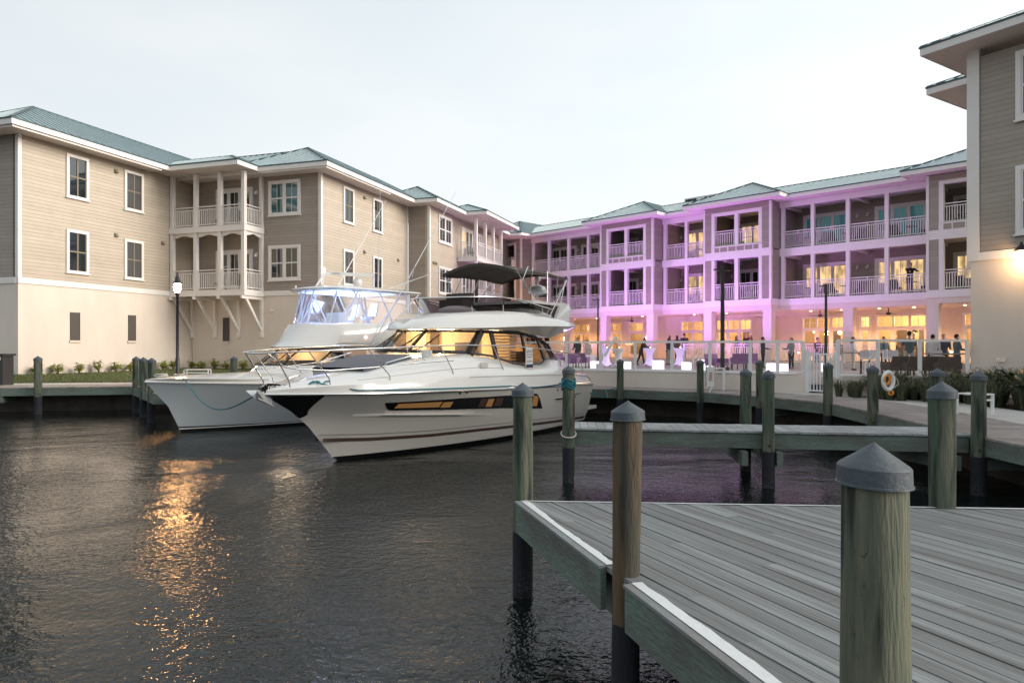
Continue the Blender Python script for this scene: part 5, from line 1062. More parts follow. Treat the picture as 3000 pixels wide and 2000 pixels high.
st = [(-.97, [(.02, 1.47), (.02, 1.52), (.01, 1.53), (.005, 1.53), (0, 1.53)]), s2(-.5, [(B4(-.5)-.02, 1.50), (.5, 1.55), (.3, 1.57), (0, 1.58)]), s2(.6, [(B4(.6)-.03, 1.46), (1.1, 1.52), (.7, 1.60), (0, 1.64)]), s2(2.0, [(B4(2)-.04, 1.41), (1.3, 1.48), (.9, 1.60), (0, 1.66)]), s2(2.9, [(B4(3)-.05, 1.37), (1.35, 1.47), (1.0, 1.64), (0, 1.72)]), s2(6, [(1.66, 1.26), (1.4, 1.34), (1.2, 1.5), (0, 1.6)]), s2(9.1, [(1.55, 1.12), (1.35, 1.12), (1.2, 1.12), (0, 1.1)])]
mb = MB(); loft_body(mb, st); mb.build('deck_moulding', M['gelcoat'], Wb, smooth=50)
mb = MB()
for sg in (1, -1): mb.tube([(x, sg*(B4(x)+.01), Z4(x)) for x in [-.98+10.2*(i/30)**1.5 for i in range(31)]], .022, 6)
mb.build('rub_rail', M['gelcoat'], Wb, smooth=60)
# deckhouse with the lit wrap-around windscreen
def ring(x_fn, wid, z, n=14, x_end=7.6):
    pts = [(x_end, -wid, z)]+[(x_fn+1.25*(abs(-1+2*i/n))**2.4, wid*(-1+2*i/n), z) for i in range(n+1)]+[(x_end, wid, z)]; return pts
mb = MB(); mb.rings([ring(2.1, 1.26, 1.5), ring(2.5, 1.22, 1.86)], closed=False); mb.rings([ring(3.15, 1.2, 2.36), ring(3.0, 1.34, 2.44), ring(3.3, 1.4, 2.62), ring(3.65, 1.42, 3.16), ring(3.95, 1.38, 3.22), ring(4.3, 1.2, 3.2)], closed=False); mb.poly(ring(4.3, 1.2, 3.2)); mb.build('deckhouse', M['gelcoat'], Wb, smooth=45)
mb = MB(); mb.rings([ring(2.5, 1.22, 1.86), ring(3.15, 1.2, 2.36)], closed=False); mb.build('windscreen', M['saloon_glass'], Wb, smooth=60)
mb = MB(); a, b = ring(2.49, 1.225, 1.88), ring(3.14, 1.205, 2.35)
for i in (1, 4, 7+1, 12, 15): mb.beam(a[i], b[i], .05, .04)
mb.tube(a, .025, 6); mb.tube(b, .025, 6); mb.build('windscreen_frame', M['window_frame_black'], Wb)
mb = MB(); mb.box(4.3, 4.35, -1.15, 1.15, 1.6, 2.42); mb.box(3.2, 6.8, -1.1, 1.1, 1.66, 1.7); mb.build('saloon_bulkhead', M['room_wall'], Wb); mb = MB(); mb.box(3.3, 3.9, -.9, .2, 1.7, 2.0); mb.build('saloon_seats', M['shelf_dark'], Wb)
point_light('saloon_light', (3.6, .2, 2.28), (1, .8, .55), 45, .2, Wb)
# hardtop, clear curtains, frame, seats, electronics
def hring(x0, x1, wd, z, n=16): return [(x0+.55*(abs(-1+2*i/n))**2.2, wd*(-1+2*i/n), z) for i in range(n+1)]+[(x1, wd, z), (x1, -wd, z)]
mb = MB(); mb.rings([hring(3.95, 8.0, 1.32, 4.30), hring(3.9, 8.05, 1.38, 4.34), hring(3.95, 8.0, 1.34, 4.38), hring(4.5, 7.4, 1.0, 4.47), hring(5.0, 6.9, .6, 4.52)], True, True); mb.build('hardtop', M['gelcoat'], Wb, smooth=45)
mb = MB(); a, b = ring(4.0, 1.34, 3.2, x_end=7.5), ring(4.15, 1.27, 4.31, x_end=7.5); a = [(x-.15, y_, z) for x, y_, z in a]; mb.rings([a, b], closed=False); mb.build('clear_curtain', M['clear_vinyl'], Wb, smooth=60)
mb = MB()
for i in (1, 3, 6, 8, 10, 13, 15): mb.tube([a[i], b[i]], .018, 5)
for sg in (-1, 1):
    for p, q in (((4.7, 1.2, 3.2), (5.4, 1.15, 4.3)), ((5.9, 1.2, 3.2), (5.2, 1.15, 4.3)), ((6.9, 1.2, 3.2), (6.3, 1.15, 4.3)), ((6.3, 1.2, 3.2), (7.3, 1.2, 4.3)), ((7.6, 1.25, 3.1), (7.4, 1.25, 4.3)), ((7.75, 1.25, 3.1), (7.55, 1.25, 4.3)), ((4.6, .6, 3.2), (4.9, .7, 4.3))): mb.tube([(p[0], sg*p[1], p[2]), (q[0], sg*q[1], q[2])], .026, 6)
mb.build('hardtop_frame', M['alu_white'], Wb, smooth=60)
mb = MB(); mb.box(4.5, 7.2, -1.0, 1.0, 4.27, 4.285); mb.build('led_ceiling', M['led_blue'], Wb)
point_light('flybridge_light', (5.8, 0, 4.15), (.45, .58, 1), 60, .3, Wb)
mb = MB(); mb.box(5.2, 5.6, -.35, .35, 3.2, 3.6); mb.build('helm_console', M['gelcoat'], Wb)
mb = MB()
for x0, y0 in ((6.3, -.5), (6.3, .5)): mb.lathe([(.05, 3.1), (.05, 3.35), (.22, 3.38), (.24, 3.48), (.1, 3.5)], (x0, y0, 0), 10); mb.prism([(x0+.18, y0-.22, 3.5), (x0+.3, y0-.2, 3.95), (x0+.3, y0+.2, 3.95), (x0+.18, y0+.22, 3.5)], (.07, 0, 0))
mb.build('helm_seat', M['gelcoat'], Wb)
mb = MB(); mb.tube([(4.75, .35, 4.45), (5.15, .35, 5.0)], .035, 6); mb.tube([(5.0, .35, 4.45), (5.15, .35, 5.0)], .02, 6); mb.tube([(6.6, -.45, 4.4), (6.6, -.45, 5.0)], .035, 6); mb.build('radar_arch', M['alu_white'], Wb)
mb = MB(); mb.beam((5.2, .4, 4.97), (6.62, -.5, 4.95), .12, .11); RA = mb.build('radar_bar', M['gelcoat'], Wb)
dv = Vector((1.42, -.9, -.02)).normalized()
text_mesh('GARMIN', .085, (5.45, .165, 4.966), dv, (0, 0, 1), 'lettering', M['stripe_grey'], RA)
mb = MB(); mb.sphere((6.2, -.1, 4.68), .17, 14, 1.15); mb.build('satellite_dome', M['gelcoat'], Wb, smooth=80)
mb = MB(); mb.sphere((5.12, .38, 5.1), .05, 8); mb.build('masthead_light', M['nav_light'], Wb)
mb = MB(); mb.sphere((5.5, -1.43, 2.75), .045, 8); mb.build('side_light', M['red_light'], Wb)
mb = MB()
for p, q, r_ in (((5.75, -1.45, 2.5), (8.7, -2.5, 8.0), (.028, .008)), ((6.2, 1.3, 4.4), (9.4, 2.2, 8.4), (.026, .008)), ((5.7, -1.47, 2.45), (7.9, -1.4, 4.3), (.02, .02)), ((7.35, 0, 4.45), (9.5, -1.0, 5.36), (.022, .01)), ((5.9, 1.2, 4.4), (6.9, -.4, 4.5), (.015, .015))): mb.tube([p, tuple(Vector(p).lerp(Vector(q), .5)), q], [r_[0], (r_[0]+r_[1])/2, r_[1]], 6)
mb.tube([(7.15, -1.95, 5.05), (7.4, -1.6, 4.9)], .012, 5); mb.tube([(7.15, -1.95, 5.05), (6.9, -2.3, 5.2)], .012, 5); mb.build('outrigger', M['alu_white'], Wb)
mb = MB(); mb.tube([(6.95, -.3, 4.45), (7.05, -.3, 8.3)], [.02, .006], 6); mb.tube([(4.35, .9, 4.4), (4.35, .9, 4.52)], .03, 6); mb.build('whip_antenna', M['alu_white'], Wb)
mb = MB()
for k in range(26): mb.tube([(-.5+.14*math.cos(k*.7+j*.3)+.03*math.sin(k), .1+.2*math.sin(k*.7+j*.3), 1.60+.003*k) for j in range(5)], .014, 5)
mb.build('bow_rope', M['rope_white'], Wb); mb = MB(); mb.box(-.15, .1, -.12, .12, 1.6, 1.66); mb.build('bow_cleat', M['chrome'], Wb)
v = lambda x, y_, z: tuple((Matrix.Rotation(WA, 3, 'Z') @ Vector((x, y_, z)))+Vector((*WO, 0)))
p0, p1 = Vector(v(-.1, -.35, 1.6)), Vector((-5.1, 14.1, 1.50)); p1 = Vector(yw(-2.1, .1, 1.50))
rope([tuple(p0.lerp(p1, k/16)+Vector((0, 0, -.55*math.sin(math.pi*k/16)))) for k in range(17)], 'slack blue-green line hanging between the two boat bows')
# ================================================================= lamps and poles
t = thing('street_lamp', (-13.7, 29.0, .95), 'lit acorn street lamp on a black post before the stacked balconies', 'street lamp')
mb = MB(); mb.lathe([(.13, 0), (.13, .08), (.085, .12), (.08, 1.0), (.062, 1.05), (.052, 3.55), (.085, 3.6), (.085, 3.66), (.05, 3.7)], (0,0,0), 14); mb.build('post', M['black_metal'], t, smooth=50)
mb = MB(); mb.lathe([(.08, 3.70), (.125, 3.80), (.14, 3.93), (.115, 4.05)], (0,0,0), 16); mb.build('globe', M['lamp_glow'], t, smooth=80)
mb = MB(); mb.lathe([(.19, 4.05), (.17, 4.10), (.10, 4.17), (.09, 4.3), (.05, 4.36), (.04, 4.5), (.01, 4.55)], (0,0,0), 14); mb.build('hood', M['black_metal'], t, smooth=50)
point_light('bulb', (0, 0, 3.9), (1, .52, .20), 60, .11, t)
def pole(x, y, z0, z1, label, heads=2, r=.05):
    t = thing('light_pole', (x, y, z0), label, 'light pole', 'tall black unlit light poles round the terrace'); mb = MB(); h = z1-z0; mb.lathe([(r*1.5, 0), (r*1.5, .1), (r*1.15, .14), (r*1.1, h*.5), (r*.85, h)], (0,0,0), 12); mb.build('post', M['black_metal'], t, smooth=50)
    mb = MB()
    for k in range(heads):
        sgn = -1 if k == 0 else 1; u = Vector((.92*sgn, .38*sgn, 0)); mb.beam((0, 0, h-.10), u*.16+Vector((0, 0, h-.10)), .03, .03); mb.beam(u*.12+Vector((0, 0, h-.12)), u*.36+Vector((0, 0, h-.12)), .12, .045)
    mb.build('lamp_head', M['black_metal'], t)
pole(3.05, 25.6+1.0, 1.3, 5.35, 'thick black light pole with twin heads in front of the purple bay', 2, .07)
t_ = bpy.data.objects['light_pole']; t_.location = (7.55, 25.4, 1.25)
pole(5.0, 41.2, 1.25, 5.25, 'thin black light pole standing just right of the yacht stern', 1, .045)
pole(14.1, 31.8, 1.25, 5.25, 'thin black light pole behind the white gate', 1, .06)
pole(-1.45, 28.9, 1.2, 5.4, 'black light pole rising behind the yacht flybridge under the bimini', 1, .07)
t = thing('utility_box', (7.5, 25.1, 1.22), 'grey-green planter box at the foot of the thick black light pole', 'box', world=True); mb = MB(); mb.box(7.33, 7.66, 24.95, 25.2, 1.22, 1.66); mb.build('case', M['wicker'], t); mb = MB(); mb.box(7.31, 7.68, 24.93, 25.22, 1.66, 1.69); mb.build('lid', M['vent_dark'], t)
# litter bin at far left
t = thing('litter_bin', (-19.4, 27.2, .95), 'black litter bin with a pale label panel at the far left', 'bin', world=True)
mb = MB(); mb.box(-20.3, -19.42, 27.0, 27.6, .95, 2.08); mb.build('body', M['black_plastic'], t); mb = MB(); mb.box(-20.35, -19.36, 26.95, 27.65, 2.08, 2.16); mb.build('lid', M['black_plastic'], t); mb = MB(); mb.box(-19.98, -19.5, 26.985, 26.997, 1.92, 2.05); mb.build('label_panel', M['sign_white'], t)
def bench_frame(x, y, z, w_, h, d, label, name, cat, rz=0, slats=3):
    t = thing(name, (x, y, z), label, cat, rz=rz); mb = MB(); r = .025
    for sx in (-1, 1):
        for sy in (0, 1): mb.box(sx*w_/2-r, sx*w_/2+r, sy*d-r, sy*d+r, 0, h)
    mb.build('legs', M['picket_white'], t); mb = MB()
    for k in range(slats): mb.box(-w_/2, w_/2, d*k/(slats-1)-.05, d*k/(slats-1)+.05, h, h+.03)
    mb.box(-w_/2, w_/2, -.02, .02, h-.13, h-.09); mb.build('top_slats', M['picket_white'], t); return t
bench_frame(10.25, 15.4, .95, .52, .44, .42, 'small white slatted stool by the dark grasses behind the near pier pile', 'side_stool', 'stool', .3)
bench_frame(6.95, 24.0, .96, .42, .72, .4, 'white metal rack standing against the retaining wall', 'luggage_rack', 'rack', -.4)
bench_frame(-13.2, 29.6, 1.0, .95, .45, .5, 'white slatted bench on the lawn just right of the street lamp', 'lawn_bench', 'bench', .2)
# ---------------------------------------------------------------- cocktail tables, cubes, lift
def table(p, label, white=False):
    t = thing('cocktail_table', (*p, 1.23), label, 'table', 'draped cocktail tables'); mb = MB(); seg = 24; rings = []
    for r_, z in ((.36, .02), (.34, .03), (.24, .25), (.185, .5), (.19, .7), (.26, .9), (.37, 1.04), (.39, 1.07), (.38, 1.09)):
        rings.append([(r_*(1+(.16*(z < .1))*math.cos(4*a_))*math.cos(a_), r_*(1+(.16*(z < .1))*math.cos(4*a_))*math.sin(a_), z+(.06*(1-math.cos(4*a_))*(z < .1))) for a_ in [2*math.pi*k/seg for k in range(seg)]])
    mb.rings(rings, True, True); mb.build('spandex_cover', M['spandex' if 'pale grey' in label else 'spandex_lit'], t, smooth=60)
    c = thing('table_lantern', (p[0], p[1], 2.325), 'candle lantern on the '+label.replace(' left of centre', ' left').replace('with a glow cube at its right,', 'beside a glow cube,'), 'lantern', 'candle lanterns on the cocktail tables'); mb = MB(); mb.lathe([(.05, 0), (.05, .02), (.055, .12), (.03, .16), (.01, .19)], (0,0,0), 8); mb.build('case', M['black_metal'], c); mb = MB(); mb.sphere((.03, -.05, .06), .035, 6); mb.build('flame', M['candle_glow'], c)
def at(px, y): return ((px-1500)/2075*y, y)
for px, y, lb in ((1776, 42.5, 'purple draped cocktail table half hidden behind the pale one'), (1812, 40.0, 'pale grey draped cocktail table beside the pool lift'), (1903, 43.0, 'purple draped cocktail table with a glow cube at its right, left of centre'), (1991, 43.0, 'purple draped cocktail table in front of the group on the steps')): table(at(px, y), lb)
def cube(p, s, label):
    t = thing('glow_cube', (*p, 1.23), label, 'light cube', 'glowing white cube seats'); mb = MB(); r = .04; e = s/2
    a = [(e-r*(1-math.cos(q)) if True else 0, q) for q in (0, .5, 1)]
    mb.rings([[(sx*(e-i_), sy*(e-i_), z) for sx, sy in ((-1,-1),(1,-1),(1,1),(-1,1))] for z, i_ in ((0, .03), (.03, 0), (s-.03, 0), (s, .03))], True, True); mb.build('shell', M['cube_glow'], t)
for px, y, s, lb in ((1746, 34.5, .48, 'glowing white cube nearest the pool lift, leftmost'), (1834, 35.5, .44, 'glowing white cube right of the pale cocktail table'), (1928, 35.5, .5, 'glowing white cube right of the third cocktail table'), (2011, 36.0, .40, 'glowing white cube tucked beside the fourth cocktail table'), (2066, 35.0, .55, 'glowing white cube by the steps handrail behind the fire box pile'), (2262, 33.0, .42, 'glowing white cube in the right hand pair, left one'), (2291, 32.4, .42, 'glowing white cube in the right hand pair, right one'), (2420, 34.0, .4, 'small glowing cube seen through the gate pickets')): cube(at(px, y), s, lb)
t = thing('pool_lift', (5.0*.86, 30.0, 1.23), 'white crane-like pool lift arm behind the glass fence', 'pool lift', world=True); bx_, by_ = at(1757, 30.0)
mb = MB(); mb.box(bx_-.14, bx_+.14, by_-.14, by_+.14, 1.23, 1.7); mb.tube([(bx_, by_, 1.6), (bx_+.06, by_, 2.1), (at(1772, 30)[0], by_, 2.05), (at(1802, 30)[0], by_, 2.84), (at(1808, 30)[0], by_, 2.84), (at(1813, 30)[0], by_, 2.25)], [.07, .06, .06, .05, .04, .02], 8); mb.build('arm', M['alu_white'], t, smooth=50)
# lounge and bar furniture
def chair(p, z, rz, label, m='wicker', w_=.6, h=.85, cat='chair', name='lounge_chair', group='lounge chairs on the terrace', seat=.42):
    t = thing(name, (*p, z), label, cat, group, rz=rz); mb = MB(); e = w_/2
    mb.box(-e, e, -e, e, seat-.1, seat+.03); mb.build('seat', M[m], t); mb = MB(); mb.prism([(-e, e-.08, seat), (e, e-.08, seat), (e*.92, e+.06, h), (-e*.92, e+.06, h)], (0, .06, 0)); mb.build('backrest', M[m], t)
    for sx in (-1, 1):
        for sy in (-1, 1): mb = MB(); mb.box(sx*(e-.03)-.02, sx*(e-.03)+.02, sy*(e-.03)-.02, sy*(e-.03)+.02, 0, seat-.1); mb.build('leg', M['black_metal'], t)
    if name == 'lounge_chair':
        for sx in (-1, 1): mb = MB(); mb.box(sx*e-.04, sx*e+.04, -e, e, seat, seat+.22); mb.build('armrest', M[m], t)
    return t
for px, y, rz, m, lb in ((1640, 36, .3, 'purple_lit_fabric', 'purple-lit armchair nearest the yacht cabin'), (1672, 37, -.3, 'purple_lit_fabric', 'purple-lit armchair second from the yacht'), (1702, 38, 2.8, 'purple_lit_fabric', 'purple-lit armchair turned away beside the tablecloth'), (2100, 33, .4, 'purple_lit_fabric', 'purple-lit armchair left of the planter box'), (2165, 36, 2.9, 'purple_lit_fabric', 'purple-lit armchair right of the planter box'), (2188, 36.5, 3.3, 'purple_lit_fabric', 'second purple-lit armchair right of the planter box'),
   (2625, 26.5, 3.1, 'wicker', 'brown wicker sofa chair behind the glass, under the man in the grey shirt'), (2668, 26.2, 3.2, 'wicker', 'brown wicker sofa chair behind the glass, middle'), (2705, 26.0, 3.3, 'wicker', 'brown wicker sofa chair by the fence post'), (2770, 25.5, 2.9, 'wicker', 'brown wicker chair nearest the right building')): chair(at(px, y), 1.23, rz, lb, m, .75)
for i, (px, y) in enumerate(((2535, 31), (2560, 31.2), (2600, 30.5), (2618, 31), (2745, 29))): chair(at(px, y), 1.23, 2.6, 'white bar stool behind the glass fence, '+['leftmost of the pair by the stair rail', 'second from the stair rail', 'left of the man in the grey shirt', 'touching the man in the grey shirt', 'under the man in the white shirt'][i], 'spandex', .4, 1.05, 'stool', 'bar_stool', 'bar stools', .75)
for k, (px, y, w_, lb) in enumerate(((2545, 32.0, 2.6, 'long dark bar table with candles behind the glass fence'), (2790, 27.0, 1.8, 'dark bar table with one candle beside the right building'), (1700, 40, 1.6, 'low table under a white cloth by the purple-lit armchairs'))):
    t = thing('bar_table', (*at(px, y), 1.23), lb, 'table'); h = .95 if k < 2 else .72; mb = MB(); mb.box(-w_/2, w_/2, -.35, .35, h-.05, h); mb.build('tabletop', M['stripe_grey' if k < 2 else 'spandex'], t)
    for sx in (-1, 1): mb = MB(); mb.box(sx*(w_/2-.1)-.03, sx*(w_/2-.1)+.03, -.03, .03, 0, h-.05); mb.build('leg', M['alu_white'], t)
    if k == 2: mb = MB(); mb.box(-w_/2-.02, w_/2+.02, -.37, -.355, .1, h); mb.box(-w_/2-.02, w_/2+.02, .355, .37, .1, h); mb.build('cloth_skirt', M['spandex'], t)
for px, y, z, lb in ((2535, 31.8, 2.18, 'left candle on the long bar table'), (2598, 31.8, 2.18, 'right candle on the long bar table'), (2788, 26.8, 2.18, 'candle glowing beside the right building wall'), (2340, 33, 2.1, 'candle lantern behind the fence left of the gate'), (1645, 38, 2.1, 'candle beyond the yacht cabin')):
    c = thing('candle', (*at(px, y), z), lb, 'candle', 'candles on the terrace tables'); mb = MB(); mb.lathe([(.05, 0), (.055, .1)], (0,0,0), 8); mb.build('glass_cup', M['clear_vinyl'], c); mb = MB(); mb.sphere((0, 0, .05), .04, 6); mb.build('flame', M['candle_glow'], c)
# handrails of the pool steps
for px, y, lb in ((2050, 37, 'white steps handrail beside the fourth cocktail table'), (2560, 28.5, 'white pool ladder rail behind the glass by the gate')):
    x, y = at(px, y); mb = MB()
    for k in (0, .35): mb.tube([(x-.35+k, y+k, 1.24), (x-.35+k, y+k, 1.75), (x+k, y+k, 2.15), (x+.35+k, y+k, 2.3), (x+.4+k, y+k, 1.24)], .022, 6)
    tag_mesh(mb, 'handrail', M['picket_white'], lb, 'handrail', 60)
# chairs and tables on the hotel balconies, low detail
k = 0
wh = {F2: 'middle floor', F3: 'top floor'}
desc = ['at its far left', 'second opening from the left', 'above the pool lift', 'left of the first purple bay', 'inside the first purple bay', 'between the purple bays', 'inside the second purple bay', 'right of the second purple bay', 'middle of long balcony', 'right end of long balcony', 'beside the right building']
for i, s in enumerate((-26, -20.9, -18.6, -16.2, -11.6, -7.2, -2.9, .8, 3.0, 6.6, 9.9)):
    for z in (F2, F3):
        t = thing('patio_table', tuple(fM.P(s+.3, -1.2, z)), f'dark patio table, {wh[z]} balcony, {desc[i]}', 'table', 'patio tables on the hotel balconies'); mb = MB(); mb.lathe([(.32, .68), (.33, .71), (.32, .72)], (0,0,0), 12); mb.build('tabletop', M['black_metal'], t); mb = MB(); mb.lathe([(.2, 0), (.03, .04), (.03, .68)], (0,0,0), 8); mb.build('pedestal', M['black_metal'], t)
        for q, sd_ in enumerate((-.5, 1.1)): chair(tuple(fM.P(s+sd_, -1.25, 0))[:2], z, 2.2+q, f'dark patio chair {"left" if q == 0 else "right"} of its table, {wh[z]}, {desc[i]}', 'black_plastic', .46, .88, 'chair', 'patio_chair', 'patio chairs on the hotel balconies')
for z, fl in ((5.42, 'lower'), (8.82, 'upper')):
    for q, s in enumerate((2.6, 4.2)): chair(tuple(fB.P(s, .7, 0))[:2], z, 1.5*q, f'{"left" if q == 0 else "right"} dark patio chair on the {fl} stacked balcony of the tan building', 'black_plastic', .48, .9, 'chair', 'patio_chair', 'patio chairs on the stacked balconies')
    chair(tuple(fE.P(5.9, .7, 0))[:2], z, .8, f'dark patio chair on the {fl} corner balcony above the yacht bimini', 'black_plastic', .48, .9, 'chair', 'patio_chair', 'patio chairs on the corner balconies')
# ================================================================= people
def remesh(mb, name, m, parent, vox):
    o = mb.build(name, m, parent); md = o.modifiers.new('r', 'REMESH'); md.mode = 'VOXEL'; md.voxel_size = vox; md.use_smooth_shade = True; s2_ = o.modifiers.new('s', 'SMOOTH'); s2_.iterations = 4; s2_.factor = .5
    bpy.context.view_layer.update(); me = bpy.data.meshes.new_from_object(o.evaluated_get(bpy.context.evaluated_depsgraph_get())); o.modifiers.clear(); old = o.data; o.data = me; bpy.data.meshes.remove(old); return o
def person(loc, rz, label, H_=1.75, top='cloth_black', legs='cloth_jeans', hair='hair_dark', female=False, long_hair=False, arms=((.12, .1), (.12, .1)), lean=0, sit=False, stride=.0, sleeve=1, head_turn=0, skirt=False):
    """faces -y before rotation. arms: per side (upper arm forward swing, elbow bend) in radians"""
    t = thing('person', loc, label, 'person', rz=rz); k = H_/1.75; V = Vector
    hipz = .92 if not sit else .50; sh = .205 if not female else .18; hw = .10
    L = lambda x, y, z: V((x, y, z))*k
    def up(z): return -math.sin(lean)*(z-hipz)     # forward lean moves upper points towards -y
    body, shirt, pants, shoes, hairm = MB(), MB(), MB(), MB(), MB(); hz = 1.60-(0.92-hipz)
    neck, chest, waist = hz-.15, hz-.32, hipz+.14
    def pt(x, y, z): return L(x, y+up(z), z)
    tors = [(hipz-.04, .145, .105), (hipz+.03, .155, .11), (waist, .135 if not female else .115, .095), (chest-.05, .165 if not female else .14, .115), (chest+.05, .175 if not female else .15, .115), (neck-.05, .14, .085), (neck-.01, .07, .06), (neck+.04, .052, .055), (neck+.09, .05, .055)]
    def torso(mb, e, rng): mb.rings([[pt((a+e)*math.cos(q), (b+e)*math.sin(q), z) for q in [2*math.pi*i/16 for i in range(16)]] for z, a, b in rng], True, True)
    torso(body, 0, tors); torso(shirt, .016, [(hipz-.06, .15, .11)]+tors[1:6]+[(neck-.02, .075, .07)])
    hc = pt(0, -.012, hz+.02)
    body.lathe([(.002, -.125*k), (.045*k, -.115*k), (.066*k, -.06*k), (.078*k, .0), (.076*k, .05*k), (.055*k, .095*k), (.002, .115*k)], hc, 14, ny=1.18)
    c_, s_ = math.cos(head_turn), math.sin(head_turn); hv = lambda x, y, z: hc+V((x*c_-y*s_, x*s_+y*c_, z))*k
    body.tube([hv(0, -.085, .01), hv(0, -.112, -.03), hv(0, -.09, -.04)], [.010*k, .015*k, .010*k], 6)      # nose
    body.tube([hv(-.022, -.085, -.062), hv(.022, -.085, -.062)], .010*k, 6); body.sphere(hv(0, -.07, -.095), .028*k, 8)                                     # mouth, chin
    for sx in (-1, 1): body.sphere(hv(sx*.079, .005, -.01), .018*k, 8, 1.5)
    # hair
    hairm.rings([[hv(r_*math.cos(q), .018+r_*1.16*math.sin(q), z) for q in [2*math.pi*i/14 for i in range(14)]] for r_, z in (((.062, -.05), (.08, .0), (.086, .045), (.07, .095), (.03, .125), (.003, .13)))], True, True) if not long_hair else hairm.rings([[hv(r_*math.cos(q), .03+o_+r_*1.05*math.sin(q), z) for q in [2*math.pi*i/14 for i in range(14)]] for r_, z, o_ in ((.07, -.27, .03), (.088, -.18, .03), (.09, -.06, .02), (.088, .04, 0), (.07, .1, -.01), (.003, .135, -.01))], True, True)
    for si, sx in enumerate((-1, 1)):
        f, e = arms[si]; S = pt(sx*sh, 0, neck-.07); ua = .29*k; fa = .25*k
        d1_ = V((sx*.10, -math.sin(f), -math.cos(f))).normalized(); E_p = S+d1_*ua; g = f+e; d2_ = V((-sx*.05*min(1, e*1.5), -math.sin(g), -math.cos(g))).normalized(); Wp = E_p+d2_*fa
        body.tube([S+V((-sx*.05*k, 0, 0)), S, S.lerp(E_p, .4), E_p, E_p.lerp(Wp, .3), Wp], [.045*k, .052*k, .046*k, .038*k, .038*k, .026*k], 10)
        # palm, four fingers, thumb
        sd_ = d2_.cross(V((sx, 0, 0))).normalized(); cu_ = V((-sx, 0, 0)); P1_ = Wp+d2_*.045*k; P2_ = Wp+d2_*.095*k
        body.box8([q for z_ in (Wp, P2_) for q in (z_-sd_*.030*k-cu_*.012*k, z_+sd_*.030*k-cu_*.012*k, z_+sd_*.033*k+cu_*.012*k, z_-sd_*.033*k+cu_*.012*k)])
        for fi_, (o_, ln) in enumerate(((-.027, .062), (-.009, .075), (.009, .071), (.027, .055))):
            a0 = P2_+sd_*o_*k; a1 = a0+d2_*ln*.45*k+cu_*.008*k; a2 = a1+(d2_*.8+cu_*.55).normalized()*ln*.5*k; body.tube([a0-d2_*.02*k, a0, a1, a2], [.0095*k, .0095*k, .009*k, .007*k], 6)
        body.tube([P1_-sd_*.022*k, P1_-sd_*.048*k+d2_*.02*k, P1_-sd_*.055*k+d2_*.045*k+cu_*.01*k], [.012*k, .011*k, .008*k], 6)
        if sleeve: q_ = Wp if sleeve == 1 else E_p; pts_ = [S+V((-sx*.06*k, 0, .0)), S, S.lerp(E_p, .5)]+([E_p, E_p.lerp(Wp, .5), Wp] if sleeve == 1 else [S.lerp(E_p, .75)]); shirt.tube(pts_, [.058*k, .068*k, .062*k]+([.052*k, .048*k, .038*k] if sleeve == 1 else [.06*k]), 10)
        # leg
        st_ = stride*sx; Hp = L(sx*hw, 0, hipz)
        if sit: K = L(sx*(hw+.03), -.42, .52); A = L(sx*(hw+.03), -.44, .09)
        else: K = L(sx*(hw+.005), -math.sin(st_)*.42-.01, .50); A = L(sx*(hw+.01), -math.sin(st_)*.80+.02+max(0, -st_)*.2, .085+max(0, -st_)*.12)
        body.tube([Hp+V((0, 0, .02*k)), Hp.lerp(K, .35), K, K.lerp(A, .3), A, A-V((0, 0, .04*k))], [.09*k, .078*k, .052*k, .054*k, .036*k, .036*k], 10)
        body.tube([A+V((0, .04, -.045))*k, A+V((0, -.05, -.05))*k, A+V((sx*.01, -.15, -.062))*k], [.035*k, .036*k, .022*k], 8)
        pants.tube([Hp+V((0, 0, .03*k)), Hp.lerp(K, .35), K, K.lerp(A, .35), A+V((0, 0, .0*k))], [.105*k, .09*k, .068*k, .066*k, .055*k], 10)
        shoes.tube([A+V((0, .055, -.04))*k, A+V((0, -.05, -.045))*k, A+V((sx*.012, -.17, -.062))*k], [.044*k, .046*k, .026*k], 8)
    pants.rings([[L((a)*math.cos(q), b*math.sin(q), z) for q in [2*math.pi*i/16 for i in range(16)]] for z, a, b in ((hipz-.12, .15, .11), (hipz-.02, .17, .125), (hipz+.07, .158, .118), (hipz+.1, .15, .11))], True, True)
    if skirt: pants.rings([[L(a*math.cos(q), b*math.sin(q), z) for q in [2*math.pi*i/16 for i in range(16)]] for z, a, b in ((.55, .2, .17), (hipz-.1, .18, .14), (hipz+.1, .14, .1))], True, True)
    b_ = remesh(body, 'body', M['skin'], t, .011); remesh(shirt, 'shirt', M[top], t, .016); remesh(pants, 'trousers' if not skirt else 'skirt', M[legs], t, .016); remesh(shoes, 'shoes', M['black_plastic'], t, .014); remesh(hairm, 'hair', M[hair], t, .012)
    mb = MB()
    for sx in (-1, 1): mb.sphere(hv(sx*.028, -.084, .002), .009*k, 6)
    mb.build('eyes', M['black_gloss'], t); return t
dn_ = R(-45)   # facing out of the hotel front
pb = fM.P(7.03, -.55, F2); person((pb.x, pb.y, F2), R(-45)+R(35), 'person in black on the middle floor balcony reaching over the railing', 1.76, 'cloth_black', 'cloth_black', arms=((1.0, .45), (1.1, .3)), lean=.12)
